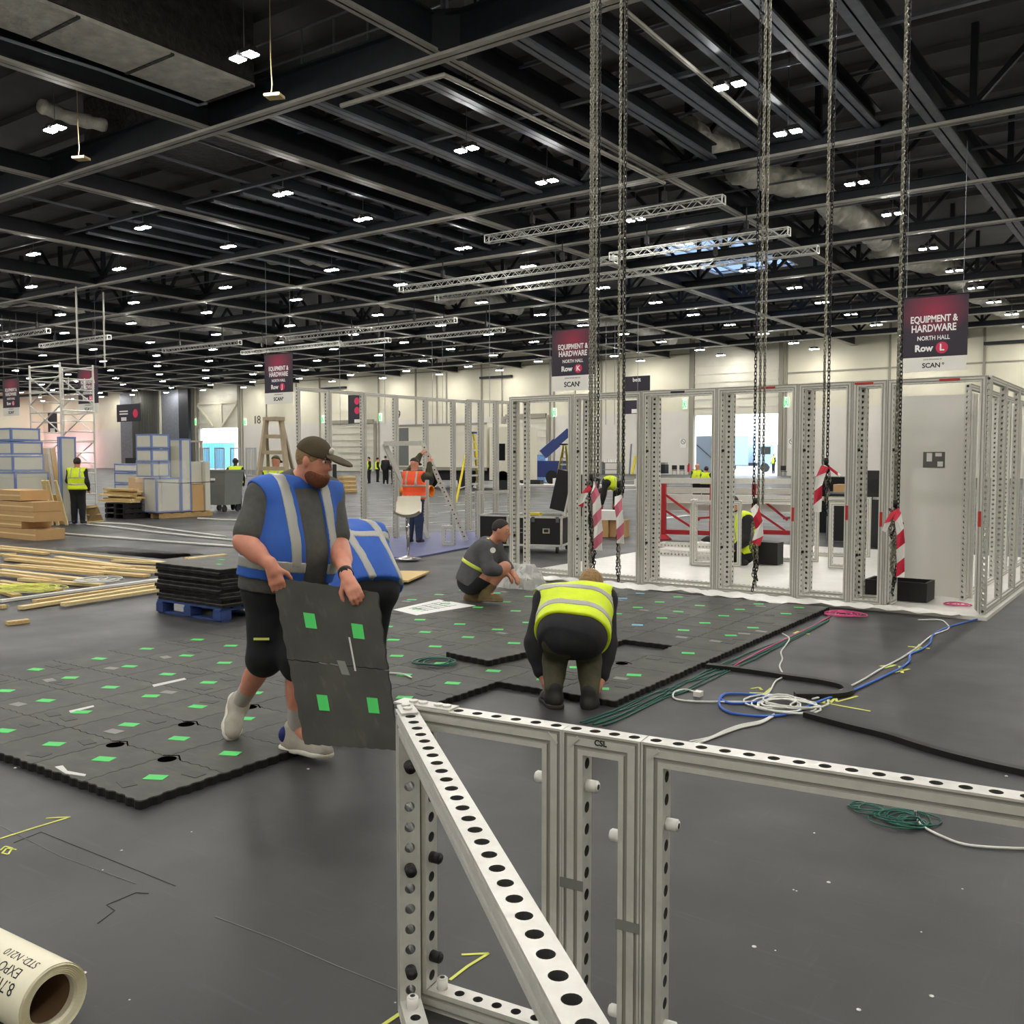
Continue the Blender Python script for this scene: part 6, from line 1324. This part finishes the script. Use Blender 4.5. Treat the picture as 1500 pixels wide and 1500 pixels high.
# ---------------------------------------------------------------- others
standing('worker in orange safety vest and dark cap lifting the tilted frame', 607, 671, 796, 70, vest='vest_orange', top='olive', legs='jeans', h=.02, cap='black', z=.03, arms=dict(elL=(.30, .12, 1.66), wrL=(.36, .02, 1.86), hdL=(.40, -.04, 1.92), elR=(.26, -.22, 1.40), wrR=(.34, -.2, 1.68), hdR=(.37, -.18, 1.77)), strips=(.1, .75))
standing('man in yellow safety vest seen from behind at the leaning timber', 115, 670, 768, 95, h=.022, arms=dict(elL=(.10, .28, 1.16), wrL=(.32, .26, 1.16), hdL=(.40, .24, 1.17)))
standing('dark-clothed man in yellow safety vest leaning on the grey bin', 346, 671, 748, 100, h=.028, skin='skin_dark', arms=dict(elL=(.02, .40, 1.22), wrL=(.08, .66, 1.20), hdL=(.1, .75, 1.19)))
standing('person in camouflage cap and yellow vest half hidden behind the capped man', 405, 667, 795, 80, h=.022, cap='cap_green', hair='hair_dark')
for i, (px, yt, yf, az, vs, l) in enumerate(((724, 669, 709, 200, 'vest_yellow', 'far standing person in yellow vest, nearest the shutter, in the distant group'), (733, 670, 707, 20, 'vest_yellow', 'far person in yellow vest turned away in the distant group'), (738, 667, 710, 90, None, 'far person all in dark clothes in the distant group'))):
    standing(l, {724: 541, 733: 553, 738: 565}[px], yt, yf, az, vest=vs, h=.05, group='people standing far away by the closed shutter')
standing('far person in black carrying gear behind the leaning frame', 577, 668, 710, 150, vest=None, h=.05, group='people standing far away by the closed shutter')
standing('bald person in yellow vest behind the beams on the red trestles', 1021, 680, 735, 250, h=.04, skin='skin', hair='skin'); standing('second person in yellow vest beside the bald one behind the beams', 1034, 684, 736, 60, h=.04)
standing('distant person in yellow vest in the bright doorway', 1133, 665, 694, 200, h=.06)
# seated figure in the booth
dd = 14.6; S_ = lambda x, y, o=0: D(x, y, dd + o)
J = dict(head=S_(1072, 738), face=W(RT) * -.8 + NA([0, 0, -.4]), neck=S_(1080, 752), chest=S_(1088, 766), belly=S_(1090, 786), pelvis=S_(1090, 808), shR=S_(1085, 764, .16), shL=S_(1094, 762, -.17), elR=S_(1078, 785, .25), elL=S_(1094, 790, -.28), wrR=S_(1064, 795, .2), wrL=S_(1078, 802, -.25), hdR=S_(1056, 797, .2), hdL=S_(1070, 805, -.22), hipR=S_(1088, 814, .1), hipL=S_(1092, 814, -.1), knR=S_(1055, 806, .2), knL=S_(1060, 808, -.2), anR=S_(1082, 824, .2), anL=S_(1088, 824, -.2), toR=S_(1068, 828, .2), toL=S_(1074, 828, -.2))
p = Person('person in dark clothes and yellow vest sitting on the booth floor', J, 1.15, 1.1, None, .02); p.body(); p.shirt('dark_top', 1.95, .02); p.trousers('shorts', 1.95); p.vest('vest_yellow', (.5,), .032, (p.J['belly'] - p.fwd * .0 - p.lat * .0, np.stack([p.fwd, p.lat, p.up]), (.30, .085, .5)), stripw=.02); p.hair('hair_dark', h=.014)
for k in 'LR': p.shoe(k, 'boot_black', None, .06)
q = G(1112, 827, zb); box_thing('black_case', 'small black plastic case beside the seated figure in the booth', 'case', (q.x + .1, q.y + .2, zb), (.32, .25, .34), 'black')
# stooping person behind the tapes
dd = 24.; J = dict(head=S_(883, 722), face=W(RT) * -.6 + NA([0, 0, -.7]), hup=W(RT) * -.8 + NA([0, 0, .3]), neck=S_(886, 712), chest=S_(889, 707), belly=S_(897, 706), pelvis=S_(904, 712), shR=S_(887, 710, .17), shL=S_(887, 708, -.17), elR=S_(884, 724, .2), elL=S_(884, 724, -.2), wrR=S_(882, 738, .15), wrL=S_(882, 738, -.15), hdR=S_(881, 744, .12), hdL=S_(881, 744, -.12), hipR=S_(905, 715, .1), hipL=S_(905, 715, -.1), knR=S_(900, 742, .1), knL=S_(902, 742, -.1), anR=S_(905, 765, .1), anL=S_(907, 765, -.1), toR=S_(896, 768, .1), toL=S_(898, 768, -.1))
p = Person('stooping person in yellow vest behind the red and white tapes', J, 1., 1., None, .03); p.body(); p.shirt('dark_top', 1.95); p.trousers('shorts', 1.95); p.vest('vest_yellow', (.3, .8), braces=False); p.hair('hair_dark')
for k in 'LR': p.shoe(k, 'boot_black', None, .06)
# ================================================================ TIMBER, CABLES, TAPE AND THE VINYL ROLL
planks = [((0, 802), (240, 826), .02, .09, 'wood_pale'), ((0, 806), (68, 813), .02, .12, 'wood'), ((0, 815), (24, 814), .02, .10, 'wood'), ((8, 819), (190, 838), .05, .10, 'wood'), ((12, 822), (160, 838), .02, .14, 'wood'), ((84, 818), (200, 834), .02, .12, 'wood_pale'), ((28, 830), (215, 846), .02, .13, 'wood'), ((165, 824), (248, 828), .02, .08, 'wood_pale'), ((160, 831), (240, 836), .02, .09, 'wood'), ((150, 836), (228, 842), .03, .10, 'wood_pale'), ((0, 833), (148, 846), .05, .10, 'wood'), ((0, 838), (128, 852), .02, .12, 'wood_pale'), ((0, 845), (85, 856), .04, .09, 'wood'), ((30, 852), (150, 861), .02, .10, 'wood_pale'), ((0, 856), (88, 868), .02, .10, 'wood'), ((0, 862), (60, 872), .05, .08, 'wood_pale'), ((0, 868), (26, 876), .02, .10, 'wood'), ((30, 894), (235, 861), .02, .09, 'wood_pale'), ((50, 885), (236, 858), .02, .08, 'wood'), ((92, 890), (240, 867), .02, .09, 'wood_pale'), ((10, 916), (42, 912), .02, .08, 'wood'), ((0, 892), (8, 891), .02, .08, 'wood')]
ordi = 'first second third fourth fifth sixth seventh eighth ninth tenth eleventh twelfth thirteenth fourteenth fifteenth sixteenth seventeenth eighteenth'.split()
for i, (a, b, z, w, k) in enumerate(planks):
    A_, B_ = G(*a), G(*b); A_.z = B_.z = z + .004 * (i % 5)
    if i < 17: l, g_ = '%s batten counted from the far side of the scattered timber by the picture edge' % ordi[i], 'battens scattered by the picture edge'
    elif i < 20: l, g_ = '%s of three parallel battens pointing at the blue pallet, from the far side' % ('second', 'first', 'third')[i - 17], 'three battens pointing at the blue pallet'
    else: l, g_ = ('short timber offcut alone on the dark floor near the picture edge', 'tiny timber end cut off by the picture edge')[i - 20], None
    tag(MB().use(k).beam(A_, B_, w, .036).obj('timber_batten'), l, 'timber', g_)
tag(MB().use('ply').poly([G(99, 805), G(156, 800), G(303, 812), G(240, 819)], -.02).obj('plywood_sheet'), 'large pale plywood sheet lying flat beyond the battens', 'board')
tag(MB().use('wood_pale').beam(G(272, 820) + ZU * .02, G(330, 814) + ZU * .02, .12, .02).obj('thin_board'), 'thin pale board on the floor behind the stack of black slabs', 'board')
tag(MB().use('white').beam(G(0, 883) + ZU * .02, G(234, 851) + ZU * .02, .07, .03).obj('white_batten'), 'long white batten lying across the scattered timber', 'batten')
def cable(name, label, pts, r, k, z=None, cat='cable', group=None, n=8):
    z = r + .002 if z is None else z
    P = spline([G(p[0], p[1], (p[2] if len(p) > 2 else z)) for p in pts], n); return tag(MB().use(k).tube(P, r, 6).obj(name, None, True), label, cat, group)
def coil(name, label, px, py, rx, ry, r, k, turns, seed, z0=0., tail=None, cat='cable', group=None):
    rr = random.Random(seed); c = G(px, py, z0); P = []; a0 = 0; cx, cy, sc = 0, 0, 1
    for i in range(turns * 14):
        if i % 14 == 0: nx, ny, ns = rr.uniform(-.45, .45) * rx, rr.uniform(-.45, .45) * rx, rr.uniform(.35, 1)
        cx += (nx - cx) * .25; cy += (ny - cy) * .25; sc += (ns - sc) * .25; t = 2 * math.pi * i / 14 + .4
        P.append(c + RT * (cx + rx * sc * math.cos(t)) + FH * (cy + ry * sc * math.sin(t)) + ZU * (r + (i / (turns * 14)) * r * 2.2 + .004 * (1 + math.sin(i * .9))))
    if tail: P = spline([G(a, b, z0 + r) for a, b in tail], 5)[:-1] + P
    return tag(MB().use(k).tube(P, r, 5).obj(name, None, True), label, cat, group)
gg = 'green cables along the edge of the laid floor'
for k in range(7):
    o = k * 2.6 + 2 * math.sin(k * 2.7); cable('green_cable', 'dark green cable running along the edge of the laid rubber floor', [(850 + o * 2.2, 1058 + o * .3), (900 + o * .9, 1040 + o * .8), (955 + o, 1016 + o * .6 + 5 * math.sin(k * 1.9)), (990 + o, 1003 + o * .5 + 5 * math.cos(k * 2.3)), (1030 + o * .7, 985 + o * .8), (1100 + o * .4, 955 + o * .8 + 5 * math.sin(k * 2)), (1160 + o * .2, 931 + o * .4), (1214, 907 + o * .15)], .0045, 'cable_green', None, 'cable', gg)
cable('pink_cable', 'pink cable along the edge of the laid floor up to the pink coil', [(1075, 975), (1110, 956), (1150, 936), (1190, 917), (1216, 903)], .006, 'cable_pink')
coil('pink_coil', 'bright pink cable coil at the corner of the laid floor', 1240, 902, .20, .22, .006, 'cable_pink', 8, 3); coil('pink_coil', 'pale pink cable coil on the white booth floor by the corner post', 1396, 886, .16, .16, .005, 'cable_pink', 6, 9, zb)
cable('white_cable', 'white cable with a plug ending on the dark floor beside the green cables', [(1023, 1016), (1005, 1010), (988, 1014), (988, 1023), (1010, 1027), (1050, 1028), (1110, 1028)], .007, 'cable_white')
q = G(1023, 1016, .02); tag(MB().use('white').box(q, (.05, .06, .035)).obj('plug'), 'white plug on the end of the floor cable', 'plug')
cable('blue_cable', 'blue cable looping past the white coil and away to the booth corner', [(1062, 1016), (1054, 1024), (1056, 1036), (1075, 1045), (1120, 1049), (1160, 1045), (1185, 1034), (1212, 1023), (1245, 1013), (1275, 1000), (1300, 988), (1320, 978), (1332, 968), (1334, 958), (1350, 951), (1362, 942), (1367, 930), (1385, 920), (1415, 911), (1436, 906)], .0085, 'cable_blue')
cable('blue_cable', 'short blue loop beside the white coil', [(1128, 1017), (1118, 1026), (1090, 1030), (1066, 1029), (1055, 1022), (1066, 1016), (1100, 1017), (1126, 1021)], .008, 'cable_blue')
coil('white_coil', 'white cable coil lying on the dark floor past the low frames', 1146, 1033, .24, .24, .007, 'cable_white', 7, 21)
for k, o in enumerate((0, 4, 8)): cable('white_cable', 'white cable from the coil toward the low frame rail, %s of three' % ('upper', 'middle', 'lower')[k], [(1134, 1046 + o * .3), (1115, 1056 + o * .4), (1085, 1062 + o * .5), (1062, 1070 + o * .5), (1040, 1080 + o * .3), (1010, 1086 + o)], .006, 'cable_white')
cable('white_cable', 'long white cable running from the coil to the booth corner', [(1190, 1024), (1225, 1014), (1260, 998), (1290, 980), (1320, 964), (1345, 947), (1365, 931), (1389, 921), (1386, 913), (1376, 908), (1345, 908)], .0075, 'cable_white')
cable('white_cable', 'wriggling white cable from the coil to the laid floor', [(1120, 1020), (1128, 1012), (1136, 998), (1147, 990), (1142, 976), (1146, 965), (1144, 955), (1151, 945), (1156, 935), (1146, 928)], .007, 'cable_white')
def strap(label, pts, w, z=.018): P = spline([G(a, b, z) for a, b in pts], 8); m = MB().use('cable_black'); [m.beam(a, b + (b - a) * .15, w, .034) for a, b in zip(P, P[1:])]; return tag(m.obj('flat_black_cable'), label, 'cable')
strap('flat black cable folded back on itself beside the white coil', [(1030, 972, TT + .02), (1090, 981), (1150, 990), (1205, 998), (1238, 1006), (1241, 1014), (1215, 1018), (1165, 1018)] if False else [(1036, 975), (1090, 981), (1150, 990), (1205, 998), (1238, 1006), (1241, 1014), (1215, 1018), (1165, 1018)], .07)
strap('flat black cable running off the right edge behind the low frame', [(1180, 1046), (1240, 1062), (1300, 1077), (1360, 1096), (1420, 1112), (1500, 1130), (1560, 1140)], .055)
coil('green_coil', 'tangled dark green cable under the low frame rail', 1325, 1203, .13, .12, .0035, 'cable_green', 10, 5); coil('green_coil', 'smaller loose loops of green cable beside the green tangle', 1262, 1186, .09, .07, .0035, 'cable_green', 4, 15)
cable('white_cable', 'white cable from the green tangle off the right picture edge', [(1341, 1187, .09), (1341, 1195), (1352, 1210), (1380, 1225), (1420, 1238), (1500, 1243), (1560, 1243)], .006, 'cable_white')
coil('green_coil', 'loose dark green cable on the laid rubber floor', 635, 972, .16, .16, .006, 'cable_green', 4, 33, TT); cable('white_cable', 'short white cable with a plug on the laid floor beside the carried panel', [(556, 986), (575, 986), (592, 988), (603, 993)], .007, 'cable_white', TT + .008)
gt = 'pale tapes and cables on the far dark floor'
for i, (pts, l) in enumerate((([(52, 778), (120, 784), (240, 793), (352, 801)], 'long white floor tape between timber and crates'), ([(128, 768), (180, 774), (250, 782), (350, 792)], 'long pale cable from the slatted board toward the man in blue'), ([(135, 766), (190, 768), (250, 776), (330, 786)], 'wavy pale cable just beyond the long one'), ([(290, 759), (320, 761), (352, 762)], 'short white cable by the grey bin'))): cable('floor_cable', l, pts, .025, 'cable_white', .02, 'cable', gt)
far = [((505, 742), (745, 735)), ((505, 760), (640, 757)), ((520, 752), (745, 748)), ((640, 752), (745, 742)), ((600, 767), (745, 763)), ((505, 775), (600, 771)), ((510, 735), (600, 730)), ((640, 728), (745, 724)), ((500, 783), (560, 780)), ((650, 741), (700, 738))]
for i, (a, b) in enumerate(far): A_, B_ = G(*a), G(*b); A_.z = B_.z = .012; tag(MB().use('white_tape').beam(A_, B_, .07, .008).obj('floor_tape'), 'thin white tape line on the far floor behind the tall thin frames', 'tape', 'white tape lines behind the tall thin frames')
yb_ = []
for (a, b, c_, d2) in ((845, 708, 1010, 700), (940, 712, 1160, 707), (850, 722, 950, 716), (970, 760, 1010, 755)): A_, B_ = G(a, b), G(c_, d2); A_.z = B_.z = .012; tag(MB().use('white_tape').beam(A_, B_, .22, .008).obj('floor_tape'), 'white tape line on the floor beyond the booth', 'tape', 'white tape lines beyond the booth')
coil('yellow_twine', 'thin yellow cord loops over the scattered battens', 30, 862, .5, .35, .006, 'yellow_tape', 8, 41, .09, cat='cord'); coil('rope_loop', 'white cord loop at the end of the scattered battens', 145, 851, .32, .3, .008, 'cable_white', 5, 44, .06, cat='cord')
def mark(label, segs, w, k='yellow_tape', name='floor_mark', z=.0015):
    m = MB().use(k)
    for s in segs:
        for a, b in zip(s, s[1:]): A_, B_ = G(*a), G(*b); A_.z = B_.z = z; m.beam(A_, B_, w, .0015)
    return tag(m.obj(name), label, 'floor marking')
mark('yellow arrow tape on the dark floor at the left picture edge', [[(0, 1229), (50, 1213), (103, 1197), (67, 1199)]], .012)
mark('yellow scrawled figure on the dark floor below the arrow', [[(0, 1246), (8, 1240), (18, 1243), (12, 1252), (3, 1250), (10, 1243), (24, 1245)]], .008)
mark('yellow chevron tape seen through the low frame opening', [[(659, 1436), (685, 1416), (716, 1397), (676, 1399)]], .011); mark('yellow tape dash at the foot of the low frame corner', [[(560, 1503), (592, 1481)]], .014)
mark('yellow chalk marks beside the blue and white cables, nearer the booth', [[(1330, 947), (1362, 950)], [(1340, 956), (1348, 944)]], .03); mark('yellow chalk cross under the blue and white cables', [[(1289, 976), (1312, 974), (1295, 979)], [(1310, 985), (1332, 980)], [(1318, 976), (1322, 986)]], .025)
mark('yellow chalk writing beside the white coil', [[(1176, 1027), (1215, 1031), (1275, 1042)], [(1205, 1030), (1212, 1022), (1216, 1030), (1224, 1022), (1226, 1028), (1256, 1020)]], .018); mark('yellow chalk hook mark behind the white coil', [[(1100, 1009), (1112, 1007), (1116, 1011)], [(1098, 1015), (1128, 1016)], [(1130, 1008), (1118, 1018)]], .02)
mark('yellow chalk dashes at the edge of the laid floor', [[(1163, 928), (1170, 925)], [(1175, 928), (1186, 929)]], .03)
mark('thin white chalk line across the near floor', [[(315, 1343), (400, 1375), (500, 1418), (590, 1454)]], .0022, 'tape_grey', 'chalk_line'); mark('thin pale scratch line near the yellow arrow', [[(0, 1210), (90, 1255), (200, 1295)]], .0018, 'tape_grey', 'chalk_line'); mark('thin dark seam line near the yellow arrow', [[(20, 1235), (60, 1219), (150, 1255), (257, 1298)]], .0025, 'black', 'floor_seam')
mark('long faint chalk line beyond the laid floor', [[(0, 992), (120, 967), (300, 931), (352, 922)]], .012, 'tape_grey', 'chalk_line'); mark('dark scuffed line on the near floor', [[(218, 1309), (199, 1308), (156, 1326), (168, 1334), (143, 1353)]], .003, 'black', 'floor_seam')
rr = random.Random(77)
for i in range(34):
    px, py = rr.uniform(10, 1490), rr.uniform(1090, 1490); q = G(px, py); s = rr.uniform(.003, .008)
    if 590 < px < 1000 and py > 1030: continue
    tag(MB().use('white').lathe((q.x, q.y, 0), [(s, 0), (s * 1.2, s * .3), (s * .3, s * .7)], 6).obj('paper_crumb'), 'tiny pale crumb of debris on the near dark floor', 'crumb', 'crumbs of debris on the near floor')
# vinyl roll at the corner
R0 = .105; e = G(79, 1466, R0); far_ = G(-75, 1385, R0); ax = (far_ - e).normalized(); L = .9
t = thing('vinyl_roll', 'cream rolled vinyl with handwriting, cut by the bottom picture corner', 'roll', (e.x, e.y, 0))
_, su, sv = ortho(ax)
wobj(MB().use('vinyl').cyl(e + ax * .0, e + ax * L, R0, 48, caps=False), 'outer_wrap', t, True)
m = MB().use('vinyl'); n = 48; P = []
rings = [(R0, 0), (R0 * .97, .004), (R0 * .95, -.004), (R0 * .92, .006), (R0 * .90, 0), (R0 * .87, .006), (R0 * .85, 0), (R0 * .82, .006), (R0 * .80, 0), (R0 * .77, .006), (R0 * .75, 0), (R0 * .72, .006), (R0 * .70, 0), (R0 * .67, .01), (R0 * .66, .06)]
for r, o in rings:
    for i in range(n): a = 2 * math.pi * i / n; P.append(e + ax * o + su * (math.cos(a) * r) + sv * (math.sin(a) * r))
m.add(P, [(j * n + i, j * n + (i + 1) % n, (j + 1) * n + (i + 1) % n, (j + 1) * n + i) for j in range(len(rings) - 1) for i in range(n)]); wobj(m, 'rolled_layers', t)
wobj(MB().use('kraft').cyl(e + ax * .03, e + ax * L, R0 * .655, 40, caps=False), 'core_tube', t, True); wobj(MB().use('black').cyl(e + ax * (L - .02), e + ax * (L - .01), R0 * .99, 40), 'far_end', t)
for txt, a0, off, sz in (('8.7m MIST', .58, .115, .05), ('EXPO', .98, .13, .042), ('STD: N210', 1.36, .10, .036)):
    me = text_mesh(txt, sz, 'text_black', .0003, -.0002); xs_ = [v.co.x for v in me.vertices]; xm = min(xs_)
    # wrap the handwriting round the cylinder: x runs along the axis, letters' tops point down the near side
    side = su if su.dot(FH) < 0 else -su; upv = ZU - ax * ZU.dot(ax); side = (-FH + ax * FH.dot(ax)).normalized()
    for v in me.vertices:
        x, y, z = v.co; th = a0 - y / R0; r = R0 + .0008 + z; p = e + ax * (off - .06 + (x - xm)) + upv * (math.sin(th) * r) + side * (math.cos(th) * r); v.co = p
    o = link('handwriting', me, t); o.matrix_parent_inverse = Matrix.LocRotScale(t.location, t.rotation_euler, None).inverted()
# ================================================================ LIGHT
w = bpy.data.worlds.new('sky'); SC.world = w; w.use_nodes = True; bg = w.node_tree.nodes['Background']
bg.inputs[0].default_value = (.82, .91, 1.0, 1); bg.inputs[1].default_value = 1.7
SC.view_settings.exposure = 1.7
SC.cycles.use_denoising = True; SC.cycles.sample_clamp_indirect = 8; SC.cycles.max_bounces = 8; SC.cycles.diffuse_bounces = 4

def pink(px, y, z, e):
    ld_ = bpy.data.lights.new('pink_uplight', 'AREA'); ld_.energy = e; ld_.color = (1, .42, .5); ld_.size = .6; o = bpy.data.objects.new('pink_uplight', ld_); COL.objects.link(o); c = YP(px, y, 84.5); o.location = (c.x, 84.5, z); o.rotation_euler = (math.radians(115), 0, 0)
for px in (15, 55, 95): pink(px, 640, 2.0, 110)
